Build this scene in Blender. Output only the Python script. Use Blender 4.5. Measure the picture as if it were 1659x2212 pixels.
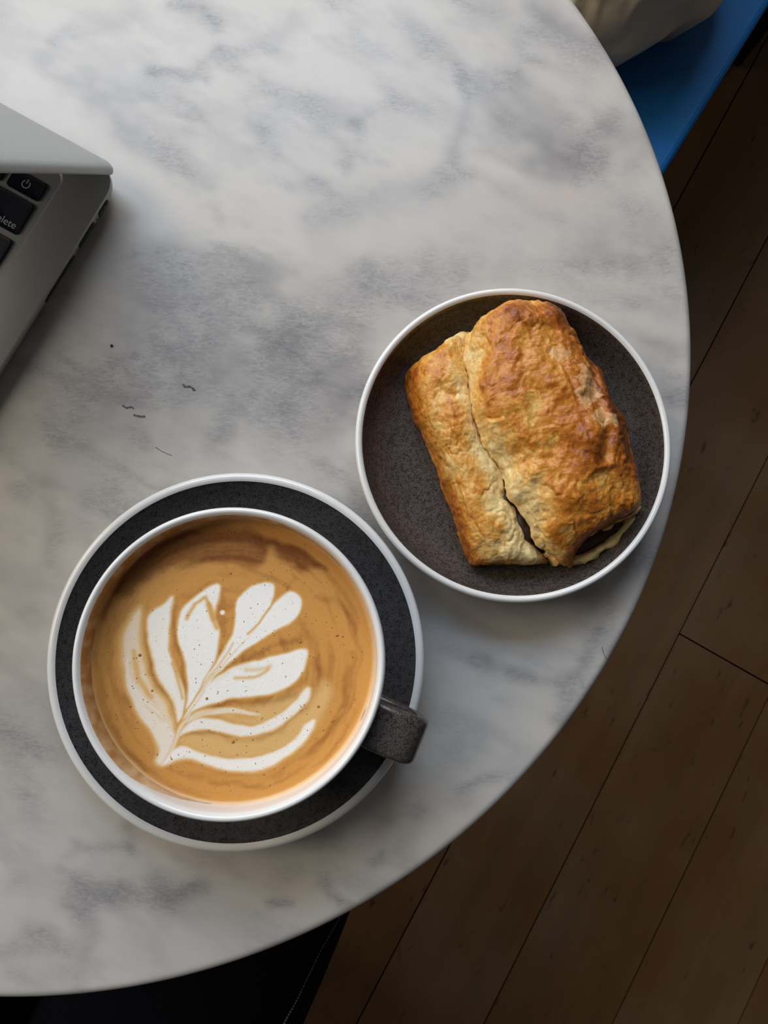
import bpy, bmesh, math, random
import numpy as np
from mathutils import Vector, Matrix

for o in list(bpy.data.objects):
    bpy.data.objects.remove(o, do_unlink=True)
scene = bpy.context.scene
COL = scene.collection
random.seed(4)
RNG = np.random.default_rng(7)

# ------------------------------------------------------------------ camera
T = 0.73                                   # height of the table top
HCAM = 0.35                                # camera above the table top
FPX = 1662.0                               # focal length in pixels of 1659 x 2212
TA, TB_ = math.radians(6.3), math.radians(-3.5)
RC = (Matrix.Rotation(TB_, 3, 'Y') @ Matrix.Rotation(TA, 3, 'X'))
CPOS = Vector((0, 0, T + HCAM))
cam = bpy.data.cameras.new('camera')
camo = bpy.data.objects.new('camera', cam)
COL.objects.link(camo)
camo.matrix_world = Matrix.Translation(CPOS) @ RC.to_4x4()
cam.sensor_fit = 'VERTICAL'
cam.sensor_height = 24.0
cam.lens = FPX / 2212 * 24.0
cam.clip_start = 0.01
scene.camera = camo

# ------------------------------------------------------------------ world, lights, exposure
scene.view_settings.view_transform = 'Standard'
scene.view_settings.look = 'None'
scene.view_settings.exposure = 0.0
scene.view_settings.gamma = 1.0
scene.view_settings.use_curve_mapping = False
world = bpy.data.worlds.new('world')
scene.world = world
world.use_nodes = True
bg = world.node_tree.nodes['Background']
bg.inputs[0].default_value = (0.95, 0.97, 1.0, 1)
bg.inputs[1].default_value = 0.052


def area(name, loc, target, sx, sy, power, color):
    l = bpy.data.lights.new(name, 'AREA')
    l.shape = 'RECTANGLE'
    l.size, l.size_y, l.energy, l.color = sx, sy, power, color
    o = bpy.data.objects.new(name, l)
    COL.objects.link(o)
    o.location = loc
    d = Vector(target) - Vector(loc)
    o.rotation_euler = d.to_track_quat('-Z', 'Y').to_euler()
    return o


# daylight through the two window openings (back wall and left wall)
# (upper panes face blue sky, lower panes the pale street)
area('window_sky_back', (-0.45, 1.28, 2.20), (-0.45, 0, 2.20), 1.8, 0.70, 36, (0.58, 0.75, 1.0))
area('window_street_back', (-0.45, 1.28, 1.50), (-0.45, 0, 1.50), 1.8, 0.70, 16, (1.0, 0.94, 0.84))
area('window_daylight_left', (-1.58, 0.55, 2.35), (0, 0.55, 2.35), 1.3, 2.0, 38, (1.0, 0.90, 0.75))


# ------------------------------------------------------------------ helpers: pixels <-> place
def W(x, y, z):
    """point of the place seen at photo pixel x, y at height z above the table top"""
    d = RC @ Vector(((x - 829.5) / FPX, -(y - 1106) / FPX, -1.0))
    return CPOS + d * ((z + T - CPOS.z) / d.z)


RCN = np.array(RC)


def to_px(P):
    q = (np.asarray(P) - np.array(CPOS)) @ RCN
    return 829.5 - FPX * q[..., 0] / q[..., 2], 1106 + FPX * q[..., 1] / q[..., 2]


# ------------------------------------------------------------------ helpers: noise and curves
def _hash(ix, iy, iz, seed):
    n = (ix * 374761393 + iy * 668265263 + iz * 1440662683 + seed * 1013904223) & 0xffffffff
    n = ((n ^ (n >> 13)) * 1274126177) & 0xffffffff
    n = ((n ^ (n >> 16)) * 2246822519) & 0xffffffff
    return ((n ^ (n >> 15)) & 0xffff) / 32767.5 - 1.0


def noise3(P, seed=0):
    P = np.asarray(P, float)
    i = np.floor(P).astype(np.int64)
    f = P - i
    u = f * f * f * (f * (f * 6 - 15) + 10)
    r = 0
    for dx in (0, 1):
        wx = u[..., 0] if dx else 1 - u[..., 0]
        for dy in (0, 1):
            wy = u[..., 1] if dy else 1 - u[..., 1]
            for dz in (0, 1):
                wz = u[..., 2] if dz else 1 - u[..., 2]
                r = r + wx * wy * wz * _hash(i[..., 0] + dx, i[..., 1] + dy, i[..., 2] + dz, seed)
    return r


def fbm(P, octv=4, seed=0, gain=0.5):
    P = np.asarray(P, float)
    r, a, n = 0, 1.0, 0
    for k in range(octv):
        r = r + a * noise3(P * (2.03 ** k) + 17.3 * k, seed + k)
        n += a
        a *= gain
    return r / n


def sstep(a, b, x):
    t = np.clip((x - a) / (b - a), 0, 1)
    return t * t * (3 - 2 * t)


def catmull(pts, n, closed=False):
    """n points along a Catmull-Rom curve through pts, evenly spaced by length"""
    p = np.asarray(pts, float)
    if closed:
        q = np.vstack([p[-1:], p, p[:2]])
    else:
        q = np.vstack([2 * p[:1] - p[1:2], p, 2 * p[-1:] - p[-2:-1]])
    out = []
    for k in range(len(q) - 3):
        a, b, c, d = q[k:k + 4]
        for t in np.linspace(0, 1, 16, endpoint=False):
            out.append(0.5 * ((2 * b) + (c - a) * t + (2 * a - 5 * b + 4 * c - d) * t * t + (3 * b - a - 3 * c + d) * t ** 3))
    if not closed:
        out.append(p[-1])
    else:
        out.append(out[0])
    out = np.array(out)
    s = np.concatenate([[0], np.cumsum(np.linalg.norm(np.diff(out, axis=0), axis=1))])
    tt = np.linspace(0, s[-1], n, endpoint=not closed)
    return np.stack([np.interp(tt, s, out[:, k]) for k in range(out.shape[1])], 1)


def poly_sd(X, Y, poly):
    """signed distance to a closed polygon, positive inside"""
    p = np.asarray(poly, float)
    best = np.full(X.shape, 1e9)
    ins = np.zeros(X.shape, bool)
    for (ax, ay), (bx, by) in zip(p, np.roll(p, -1, axis=0)):
        dx, dy = bx - ax, by - ay
        t = np.clip(((X - ax) * dx + (Y - ay) * dy) / (dx * dx + dy * dy + 1e-12), 0, 1)
        best = np.minimum(best, np.hypot(X - ax - t * dx, Y - ay - t * dy))
        c = ((ay > Y) != (by > Y)) & (X < (bx - ax) * (Y - ay) / (by - ay + 1e-12) + ax)
        ins ^= c
    return np.where(ins, best, -best)


def line_d(X, Y, pts):
    p = np.asarray(pts, float)
    best = np.full(X.shape, 1e9)
    for (ax, ay), (bx, by) in zip(p[:-1], p[1:]):
        dx, dy = bx - ax, by - ay
        t = np.clip(((X - ax) * dx + (Y - ay) * dy) / (dx * dx + dy * dy + 1e-12), 0, 1)
        best = np.minimum(best, np.hypot(X - ax - t * dx, Y - ay - t * dy))
    return best


def srgb(r, g, b):
    c = np.array([r, g, b], float) / 255
    c = np.where(c <= 0.04045, c / 12.92, ((c + 0.055) / 1.055) ** 2.4)
    return tuple(c)


# ------------------------------------------------------------------ helpers: objects
def tag(o, label=None, cat=None, group=None, kind=None):
    if label: o['label'] = label
    if cat: o['category'] = cat
    if group: o['group'] = group
    if kind: o['kind'] = kind
    return o


def empty(name, loc=(0, 0, 0), rz=0.0):
    o = bpy.data.objects.new(name, None)
    o.empty_display_size = 0.02
    COL.objects.link(o)
    o.location = loc
    o.rotation_euler = (0, 0, rz)
    return o


def link(name, me, mat=None, parent=None, smooth=True, local=False):
    """link a mesh; its coordinates are world coordinates unless local"""
    o = bpy.data.objects.new(name, me)
    COL.objects.link(o)
    if mat is not None and not me.materials:
        me.materials.append(mat)
    if smooth and len(me.polygons):
        me.polygons.foreach_set('use_smooth', np.ones(len(me.polygons), bool))
    if parent is not None:
        o.parent = parent
        if not local:
            bpy.context.view_layer.update()
            o.matrix_parent_inverse = parent.matrix_world.inverted()
    return o


def mesh_from(name, verts, faces):
    me = bpy.data.meshes.new(name)
    me.from_pydata([tuple(v) for v in np.asarray(verts).tolist()], [], faces)
    me.update()
    return me


def quads(nu, nv, cu=False, cv=False):
    iu = np.arange(nu if cu else nu - 1)
    iv = np.arange(nv if cv else nv - 1)
    a, b = np.meshgrid(iu, iv, indexing='ij')
    a2, b2 = (a + 1) % nu, (b + 1) % nv
    return np.stack([a * nv + b, a2 * nv + b, a2 * nv + b2, a * nv + b2], -1).reshape(-1, 4)


def grid_mesh(name, P, cu=False, cv=False, flip=False):
    nu, nv = P.shape[:2]
    q = quads(nu, nv, cu, cv)
    if flip:
        q = q[:, ::-1]
    me = bpy.data.meshes.new(name)
    me.vertices.add(nu * nv)
    me.vertices.foreach_set('co', np.ascontiguousarray(P.reshape(-1), dtype=np.float32))
    me.loops.add(q.size)
    me.loops.foreach_set('vertex_index', np.ascontiguousarray(q.reshape(-1), dtype=np.int32))
    me.polygons.add(len(q))
    me.polygons.foreach_set('loop_start', np.arange(0, q.size, 4, dtype=np.int32))
    me.update(calc_edges=True)
    me.validate()
    return me


def paint(me, C, name='pigment'):
    a = me.color_attributes.new(name, 'FLOAT_COLOR', 'POINT')
    c = np.ones((len(me.vertices), 4), np.float32)
    c[:, :3] = np.asarray(C).reshape(-1, 3)
    a.data.foreach_set('color', c.reshape(-1))


def lathe(name, prof, loc, segs=160, dense=0):
    p = np.asarray(prof, float)
    if dense:
        p = catmull(p, dense)
    p[:, 0] = np.maximum(p[:, 0], 1e-5)
    th = np.linspace(0, 2 * np.pi, segs, endpoint=False)
    P = np.stack([loc[0] + np.outer(np.cos(th), p[:, 0]), loc[1] + np.outer(np.sin(th), p[:, 0]),
                  loc[2] + np.tile(p[:, 1], (segs, 1))], -1)
    return grid_mesh(name, P, cu=True)


def box_bm(bm, c, s, M=None, bev=0.0, seg=2):
    r = bmesh.ops.create_cube(bm, size=1.0)
    bmesh.ops.scale(bm, vec=s, verts=r['verts'])
    if bev:
        e = list({e for v in r['verts'] for e in v.link_edges})
        r = bmesh.ops.bevel(bm, geom=e, offset=bev, segments=seg, affect='EDGES', profile=0.5)
    vs = list({v for v in (r['verts'])})
    bmesh.ops.translate(bm, vec=c, verts=vs)
    if M is not None:
        bmesh.ops.transform(bm, matrix=M, verts=vs)
    return vs


def box(name, c, s, mat, parent=None, M=None, bev=0.0, seg=2, local=False):
    bm = bmesh.new()
    box_bm(bm, c, s, M, bev, seg)
    me = bpy.data.meshes.new(name)
    bm.to_mesh(me)
    bm.free()
    o = link(name, me, mat, parent, smooth=False, local=local)
    return o


def rrect(w, h, r, n=8):
    """rounded rectangle ring, centred, counter-clockwise"""
    out = []
    for cx, cy, a0 in ((w / 2 - r, h / 2 - r, 0), (-w / 2 + r, h / 2 - r, 90), (-w / 2 + r, -h / 2 + r, 180), (w / 2 - r, -h / 2 + r, 270)):
        for k in range(n + 1):
            a = math.radians(a0 + 90 * k / n)
            out.append((cx + r * math.cos(a), cy + r * math.sin(a)))
    return np.array(out)


def rings_mesh(name, rings, cap0=True, cap1=True):
    P = np.array(rings)
    n, m = P.shape[:2]
    f = quads(n, m, False, True).tolist()
    if cap0: f.append(list(range(m))[::-1])
    if cap1: f.append([(n - 1) * m + k for k in range(m)])
    me = mesh_from(name, P.reshape(-1, 3), [tuple(x) for x in f])
    bm = bmesh.new()
    bm.from_mesh(me)
    bmesh.ops.recalc_face_normals(bm, faces=bm.faces)
    bm.to_mesh(me)
    bm.free()
    return me


def tube_mesh(name, pts, rad, segs=8):
    pts = np.asarray(pts, float)
    n = len(pts)
    rad = np.broadcast_to(np.asarray(rad, float), (n,))
    t = np.gradient(pts, axis=0)
    t /= np.linalg.norm(t, axis=1)[:, None] + 1e-12
    up = np.array([0, 0, 1.0]) if abs(t[0, 2]) < .9 else np.array([1.0, 0, 0])
    rings = []
    for k in range(n):
        s = np.cross(t[k], up); s /= np.linalg.norm(s)
        v = np.cross(s, t[k])
        rings.append([pts[k] + rad[k] * (math.cos(a) * s + math.sin(a) * v) for a in np.linspace(0, 2 * np.pi, segs, endpoint=False)])
    return rings_mesh(name, rings)


# ------------------------------------------------------------------ helpers: materials
def mat_new(name):
    m = bpy.data.materials.new(name)
    m.use_nodes = True
    nt = m.node_tree
    return m, nt, nt.nodes['Principled BSDF']


def N(nt, kind, **kw):
    n = nt.nodes.new(kind)
    for k, v in kw.items():
        if k in n.inputs:
            n.inputs[k].default_value = v
        else:
            setattr(n, k, v)
    return n


def simple(name, col, rough=0.5, metal=0.0, noise=0.0, scale=60, bump=0.0, bscale=400, coat=0.0, spec=0.5):
    m, nt, b = mat_new(name)
    b.inputs['Roughness'].default_value = rough
    b.inputs['Metallic'].default_value = metal
    b.inputs['Coat Weight'].default_value = coat
    b.inputs['Specular IOR Level'].default_value = spec
    tc = N(nt, 'ShaderNodeTexCoord')
    nz = N(nt, 'ShaderNodeTexNoise', Scale=scale, Detail=4.0)
    nt.links.new(tc.outputs['Object'], nz.inputs['Vector'])
    rp = N(nt, 'ShaderNodeValToRGB')
    c = np.array(col)
    rp.color_ramp.elements[0].position = 0.3
    rp.color_ramp.elements[1].position = 0.7
    rp.color_ramp.elements[0].color = (*(c * (1 - noise)), 1)
    rp.color_ramp.elements[1].color = (*np.minimum(c * (1 + noise), 1), 1)
    nt.links.new(nz.outputs['Fac'], rp.inputs['Fac'])
    nt.links.new(rp.outputs['Color'], b.inputs['Base Color'])
    if bump:
        n2 = N(nt, 'ShaderNodeTexNoise', Scale=bscale, Detail=3.0)
        nt.links.new(tc.outputs['Object'], n2.inputs['Vector'])
        bp = N(nt, 'ShaderNodeBump', Strength=bump, Distance=0.0006)
        nt.links.new(n2.outputs['Fac'], bp.inputs['Height'])
        nt.links.new(bp.outputs['Normal'], b.inputs['Normal'])
    return m


def speckled(name, base, spot, rough, scale=2300, thr=0.60, big=500, bump=0.25):
    """reactive stoneware glaze: warm grey with fine dark speckles"""
    m, nt, b = mat_new(name)
    b.inputs['Roughness'].default_value = rough
    tc = N(nt, 'ShaderNodeTexCoord')
    n1 = N(nt, 'ShaderNodeTexNoise', Scale=scale, Detail=2.0)
    n2 = N(nt, 'ShaderNodeTexNoise', Scale=big, Detail=3.0)
    n3 = N(nt, 'ShaderNodeTexNoise', Scale=30.0, Detail=2.0)
    for n in (n1, n2, n3):
        nt.links.new(tc.outputs['Object'], n.inputs['Vector'])
    ad = N(nt, 'ShaderNodeMath', operation='ADD')
    mu = N(nt, 'ShaderNodeMath', operation='MULTIPLY')
    mu.inputs[1].default_value = 0.45
    nt.links.new(n2.outputs['Fac'], mu.inputs[0])
    nt.links.new(n1.outputs['Fac'], ad.inputs[0])
    nt.links.new(mu.outputs[0], ad.inputs[1])
    rp = N(nt, 'ShaderNodeValToRGB')
    rp.color_ramp.elements[0].position = thr + 0.16
    rp.color_ramp.elements[1].position = thr + 0.26
    rp.color_ramp.elements[0].color = (0, 0, 0, 1)
    rp.color_ramp.elements[1].color = (1, 1, 1, 1)
    nt.links.new(ad.outputs[0], rp.inputs['Fac'])
    mx = N(nt, 'ShaderNodeMix', data_type='RGBA')
    mx.inputs[6].default_value = (*base, 1)
    mx.inputs[7].default_value = (*spot, 1)
    nt.links.new(rp.outputs['Color'], mx.inputs[0])
    m2 = N(nt, 'ShaderNodeMix', data_type='RGBA', blend_type='MULTIPLY')
    m2.inputs[0].default_value = 0.35
    nt.links.new(mx.outputs[2], m2.inputs[6])
    nt.links.new(n3.outputs['Color'], m2.inputs[7])
    nt.links.new(mx.outputs[2], b.inputs['Base Color'])
    bp = N(nt, 'ShaderNodeBump', Strength=bump, Distance=0.0003)
    nt.links.new(n1.outputs['Fac'], bp.inputs['Height'])
    nt.links.new(bp.outputs['Normal'], b.inputs['Normal'])
    return m


def pigment(name, rough=0.5, bump=0.0, bscale=500, dist=0.0005, fine=0.0, fscale=900, sss=0.0, spec=0.5, coat=0.0):
    """material whose colour is the pigment painted on the mesh, with fine grain"""
    m, nt, b = mat_new(name)
    b.inputs['Roughness'].default_value = rough
    b.inputs['Specular IOR Level'].default_value = spec
    b.inputs['Coat Weight'].default_value = coat
    if sss:
        b.inputs['Subsurface Weight'].default_value = sss
        b.inputs['Subsurface Radius'].default_value = (0.004, 0.002, 0.001)
        b.inputs['Subsurface Scale'].default_value = 1.0
    at = N(nt, 'ShaderNodeAttribute', attribute_name='pigment')
    tc = N(nt, 'ShaderNodeTexCoord')
    out = at.outputs['Color']
    if fine:
        nz = N(nt, 'ShaderNodeTexNoise', Scale=fscale, Detail=4.0)
        nt.links.new(tc.outputs['Object'], nz.inputs['Vector'])
        mr = N(nt, 'ShaderNodeMapRange')
        mr.inputs[1].default_value, mr.inputs[2].default_value = 0.3, 0.7
        mr.inputs[3].default_value, mr.inputs[4].default_value = 1 - fine, 1 + fine
        nt.links.new(nz.outputs['Fac'], mr.inputs[0])
        vm = N(nt, 'ShaderNodeVectorMath', operation='SCALE')
        nt.links.new(out, vm.inputs[0])
        nt.links.new(mr.outputs[0], vm.inputs['Scale'])
        out = vm.outputs[0]
    nt.links.new(out, b.inputs['Base Color'])
    if bump:
        n2 = N(nt, 'ShaderNodeTexNoise', Scale=bscale, Detail=5.0, Roughness=0.6)
        nt.links.new(tc.outputs['Object'], n2.inputs['Vector'])
        bp = N(nt, 'ShaderNodeBump', Strength=bump, Distance=dist)
        nt.links.new(n2.outputs['Fac'], bp.inputs['Height'])
        nt.links.new(bp.outputs['Normal'], b.inputs['Normal'])
    return m


M = {}
M['porcelain'] = simple('white_porcelain', srgb(232, 230, 226), 0.18, noise=0.02, coat=0.3)
M['glaze'] = speckled('dark_grey_glaze', srgb(88, 80, 75), srgb(48, 40, 36), 0.22, thr=0.55)
M['glaze_saucer'] = speckled('charcoal_glaze', srgb(76, 74, 74), srgb(38, 35, 34), 0.30, thr=0.58)
M['alu'] = simple('brushed_aluminium', srgb(172, 173, 172), 0.45, metal=0.4, noise=0.02, scale=900, bump=0.06, bscale=3000)
M['key'] = simple('black_key_plastic', srgb(10, 14, 36), 0.4, noise=0.05)
M['legend'] = simple('key_legend_print', srgb(205, 210, 215), 0.5)
M['port'] = simple('port_dark', srgb(30, 29, 26), 0.6)
M['portmark'] = simple('port_symbol_print', srgb(60, 60, 58), 0.6)
M['screen'] = simple('display_glass', srgb(10, 11, 13), 0.1)
M['black'] = simple('black_painted_metal', srgb(22, 21, 20), 0.45, noise=0.1)
M['blue'] = simple('blue_seat_vinyl', srgb(0, 100, 165), 0.55, noise=0.04, bump=0.1, bscale=700)
M['wall'] = simple('painted_plaster', srgb(205, 200, 192), 0.8, noise=0.03, bump=0.2)
M['frame'] = simple('painted_window_frame', srgb(225, 225, 222), 0.5)

# ================================================================== THE SETTING
# ---- floor: planks running at 60.6 degrees
A_PL = math.radians(60.6)
DV = np.array([math.cos(A_PL), math.sin(A_PL)])
NV = np.array([math.sin(A_PL), -math.cos(A_PL)])


def plank_mat():
    m, nt, b = mat_new('worn_oak_plank')
    b.inputs['Roughness'].default_value = 0.55
    tc = N(nt, 'ShaderNodeTexCoord')
    oi = N(nt, 'ShaderNodeObjectInfo')
    mp = N(nt, 'ShaderNodeMapping')
    mp.inputs['Scale'].default_value = (3.0, 40.0, 40.0)
    ad = N(nt, 'ShaderNodeVectorMath', operation='ADD')
    cx = N(nt, 'ShaderNodeCombineXYZ')
    ml = N(nt, 'ShaderNodeMath', operation='MULTIPLY')
    ml.inputs[1].default_value = 37.0
    nt.links.new(oi.outputs['Random'], ml.inputs[0])
    nt.links.new(ml.outputs[0], cx.inputs[0])
    nt.links.new(ml.outputs[0], cx.inputs[2])
    nt.links.new(tc.outputs['Object'], ad.inputs[0])
    nt.links.new(cx.outputs[0], ad.inputs[1])
    nt.links.new(ad.outputs[0], mp.inputs['Vector'])
    grain = N(nt, 'ShaderNodeTexNoise', Scale=1.0, Detail=6.0, Roughness=0.6)
    nt.links.new(mp.outputs[0], grain.inputs['Vector'])
    blot = N(nt, 'ShaderNodeTexNoise', Scale=5.0, Detail=3.0)
    nt.links.new(ad.outputs[0], blot.inputs['Vector'])
    mp2 = N(nt, 'ShaderNodeMapping')
    mp2.inputs['Scale'].default_value = (35.0, 90.0, 60.0)
    nt.links.new(ad.outputs[0], mp2.inputs['Vector'])
    fleck = N(nt, 'ShaderNodeTexNoise', Scale=1.0, Detail=2.0)
    nt.links.new(mp2.outputs[0], fleck.inputs['Vector'])
    r1 = N(nt, 'ShaderNodeValToRGB')
    r1.color_ramp.elements[0].position = 0.25
    r1.color_ramp.elements[1].position = 0.75
    r1.color_ramp.elements[0].color = (*srgb(92, 60, 24), 1)
    r1.color_ramp.elements[1].color = (*srgb(122, 84, 40), 1)
    nt.links.new(grain.outputs['Fac'], r1.inputs['Fac'])
    r2 = N(nt, 'ShaderNodeValToRGB')
    r2.color_ramp.elements[0].position = 0.4
    r2.color_ramp.elements[1].position = 0.65
    r2.color_ramp.elements[0].color = (*srgb(98, 64, 26), 1)
    r2.color_ramp.elements[1].color = (*srgb(118, 98, 72), 1)
    nt.links.new(blot.outputs['Fac'], r2.inputs['Fac'])
    mx = N(nt, 'ShaderNodeMix', data_type='RGBA')
    mx.inputs[0].default_value = 0.5
    nt.links.new(r1.outputs['Color'], mx.inputs[6])
    nt.links.new(r2.outputs['Color'], mx.inputs[7])
    r3 = N(nt, 'ShaderNodeValToRGB')
    r3.color_ramp.elements[0].position = 0.66
    r3.color_ramp.elements[1].position = 0.76
    r3.color_ramp.elements[0].color = (1, 1, 1, 1)
    r3.color_ramp.elements[1].color = (0.45, 0.40, 0.36, 1)
    nt.links.new(fleck.outputs['Fac'], r3.inputs['Fac'])
    m3 = N(nt, 'ShaderNodeMix', data_type='RGBA', blend_type='MULTIPLY')
    m3.inputs[0].default_value = 1.0
    nt.links.new(mx.outputs[2], m3.inputs[6])
    nt.links.new(r3.outputs['Color'], m3.inputs[7])
    nt.links.new(m3.outputs[2], b.inputs['Base Color'])
    bp = N(nt, 'ShaderNodeBump', Strength=0.3, Distance=0.001)
    nt.links.new(grain.outputs['Fac'], bp.inputs['Height'])
    nt.links.new(bp.outputs['Normal'], b.inputs['Normal'])
    return m


M['plank'] = plank_mat()
M['subfloor'] = simple('dark_floor_joint', srgb(34, 26, 18), 0.9)
floor = box('floor', (0.2, 0.2, -0.02), (3.8, 3.8, 0.02), M['subfloor'])
tag(floor, kind='structure')
lines = [0.154 - 0.1515 * k for k in range(12, 0, -1)] + [0.154, 0.300, 0.450, 0.604, 0.758] + [0.758 + 0.1515 * k for k in range(1, 7)]
plank_cache = {}
for i in range(len(lines) - 1):
    w = lines[i + 1] - lines[i]
    if abs(lines[i] - 0.450) < 1e-6:
        ends = [-1.6, 0.194, 1.9]
    elif abs(lines[i] - 0.300) < 1e-6:
        ends = [-1.6, -0.8, 1.9]
    elif abs(lines[i] - 0.604) < 1e-6:
        ends = [-1.6, -0.75, 1.15, 1.9]
    elif abs(lines[i] - 0.154) < 1e-6:
        ends = [-1.6, -0.62, 1.25, 1.9]
    else:
        e0 = random.uniform(-1.0, -0.7)
        ends = [-1.6, e0, e0 + 2.1, 1.9]
    for s0, s1 in zip(ends[:-1], ends[1:]):
        if s1 - s0 < 0.1: continue
        c = NV * (lines[i] + w / 2) + DV * ((s0 + s1) / 2)
        if abs(c[0] - 0.2) > 1.9 or abs(c[1] - 0.2) > 1.9: continue
        o = box('plank', (0, 0, 0), (s1 - s0 - 0.0022, w - 0.0022, 0.012), M['plank'])
        o.location = (c[0], c[1], -0.006)
        o.rotation_euler = (0, 0, A_PL)
        o.parent = floor


# ---- walls with window openings behind and to the left (out of the picture, they carry the daylight)
def wall_with_window(name, axis, pos, a0, a1, w0, w1, z0, z1, thick=0.12, h=3.6):
    bm = bmesh.new()
    def pc(u0, u1, za, zb):
        if axis == 'y':
            box_bm(bm, ((u0 + u1) / 2, pos + thick / 2, (za + zb) / 2), (u1 - u0, thick, zb - za))
        else:
            box_bm(bm, (pos - thick / 2, (u0 + u1) / 2, (za + zb) / 2), (thick, u1 - u0, zb - za))
    pc(a0, w0, 0, h); pc(w1, a1, 0, h); pc(w0, w1, 0, z0); pc(w0, w1, z1, h)
    me = bpy.data.meshes.new(name)
    bm.to_mesh(me); bm.free()
    o = link(name, me, M['wall'], smooth=False)
    tag(o, kind='structure')
    return o


def window_frame(name, axis, pos, w0, w1, z0, z1):
    bm = bmesh.new()
    def pc(u0, u1, za, zb):
        if axis == 'y':
            box_bm(bm, ((u0 + u1) / 2, pos + 0.04, (za + zb) / 2), (u1 - u0, 0.04, zb - za))
        else:
            box_bm(bm, (pos - 0.04, (u0 + u1) / 2, (za + zb) / 2), (0.04, u1 - u0, zb - za))
    t = 0.045
    pc(w0, w1, z0, z0 + t); pc(w0, w1, z1 - t, z1); pc(w0, w0 + t, z0, z1); pc(w1 - t, w1, z0, z1)
    pc((w0 + w1) / 2 - 0.02, (w0 + w1) / 2 + 0.02, z0, z1)
    me = bpy.data.meshes.new(name)
    bm.to_mesh(me); bm.free()
    tag(link(name, me, M['frame'], smooth=False), kind='structure')


wall_with_window('wall_back', 'y', 1.2, -1.5, 2.1, -1.35, 0.45, 1.15, 2.55)
window_frame('window_1', 'y', 1.2, -1.35, 0.45, 1.15, 2.55)
wall_with_window('wall_left', 'x', -1.5, -1.7, 1.2, -0.1, 1.12, 1.35, 3.35)
window_frame('window_2', 'x', -1.5, -0.1, 1.12, 1.35, 3.35)

# ================================================================== TABLE
TC = np.array([-0.3592 * HCAM, 0.3695 * HCAM])
TR = 0.848 * HCAM
table = empty('table', (TC[0], TC[1], 0))
tag(table, 'round grey-veined white marble cafe table on a dark pedestal', 'table')


def marble_mat():
    m, nt, b = mat_new('polished_marble')
    b.inputs['Specular IOR Level'].default_value = 0.4
    at = N(nt, 'ShaderNodeAttribute', attribute_name='pigment')
    vn = N(nt, 'ShaderNodeAttribute', attribute_name='crackle')
    tc = N(nt, 'ShaderNodeTexCoord')
    mp = N(nt, 'ShaderNodeMapping')
    mp.inputs['Rotation'].default_value = (0, 0, math.radians(24))
    mp.inputs['Scale'].default_value = (1.0, 2.6, 1.0)
    nt.links.new(tc.outputs['Object'], mp.inputs['Vector'])
    # crystalline, wormy grain inside the grey bands
    n1 = N(nt, 'ShaderNodeTexNoise', Scale=190.0, Detail=6.0, Roughness=0.68, Distortion=1.4)
    nt.links.new(mp.outputs[0], n1.inputs['Vector'])
    r1 = N(nt, 'ShaderNodeValToRGB')
    e = r1.color_ramp.elements
    e[0].position, e[1].position = 0.36, 0.66
    e[0].color, e[1].color = (0.76, 0.76, 0.77, 1), (1.06, 1.06, 1.05, 1)
    x = r1.color_ramp.elements.new(0.5); x.color = (0.90, 0.90, 0.91, 1)
    nt.links.new(n1.outputs['Fac'], r1.inputs['Fac'])
    # thin pale healed cracks
    n2 = N(nt, 'ShaderNodeTexNoise', Scale=105.0, Detail=5.0, Roughness=0.6, Distortion=1.0)
    nt.links.new(mp.outputs[0], n2.inputs['Vector'])
    r2 = N(nt, 'ShaderNodeValToRGB')
    e = r2.color_ramp.elements
    e[0].position, e[1].position = 0.488, 0.512
    e[0].color, e[1].color = (0, 0, 0, 1), (0, 0, 0, 1)
    x = r2.color_ramp.elements.new(0.5); x.color = (1, 1, 1, 1)
    nt.links.new(n2.outputs['Fac'], r2.inputs['Fac'])
    mx = N(nt, 'ShaderNodeMix', data_type='RGBA', blend_type='MULTIPLY')
    nt.links.new(vn.outputs['Fac'], mx.inputs[0])
    nt.links.new(at.outputs['Color'], mx.inputs[6])
    nt.links.new(r1.outputs['Color'], mx.inputs[7])
    m2 = N(nt, 'ShaderNodeMath', operation='MULTIPLY')
    nt.links.new(r2.outputs['Color'], m2.inputs[0])
    nt.links.new(vn.outputs['Fac'], m2.inputs[1])
    m2b = N(nt, 'ShaderNodeMath', operation='MULTIPLY')
    m2b.inputs[1].default_value = 0.6
    nt.links.new(m2.outputs[0], m2b.inputs[0])
    m3 = N(nt, 'ShaderNodeMix', data_type='RGBA')
    nt.links.new(m2b.outputs[0], m3.inputs[0])
    nt.links.new(mx.outputs[2], m3.inputs[6])
    m3.inputs[7].default_value = (*srgb(190, 189, 186), 1)
    nt.links.new(m3.outputs[2], b.inputs['Base Color'])
    n3 = N(nt, 'ShaderNodeTexNoise', Scale=25.0, Detail=3.0)
    nt.links.new(tc.outputs['Object'], n3.inputs['Vector'])
    mr = N(nt, 'ShaderNodeMapRange')
    mr.inputs[3].default_value, mr.inputs[4].default_value = 0.27, 0.38
    nt.links.new(n3.outputs['Fac'], mr.inputs[0])
    nt.links.new(mr.outputs[0], b.inputs['Roughness'])
    return m


M['marble'] = marble_mat()
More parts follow.
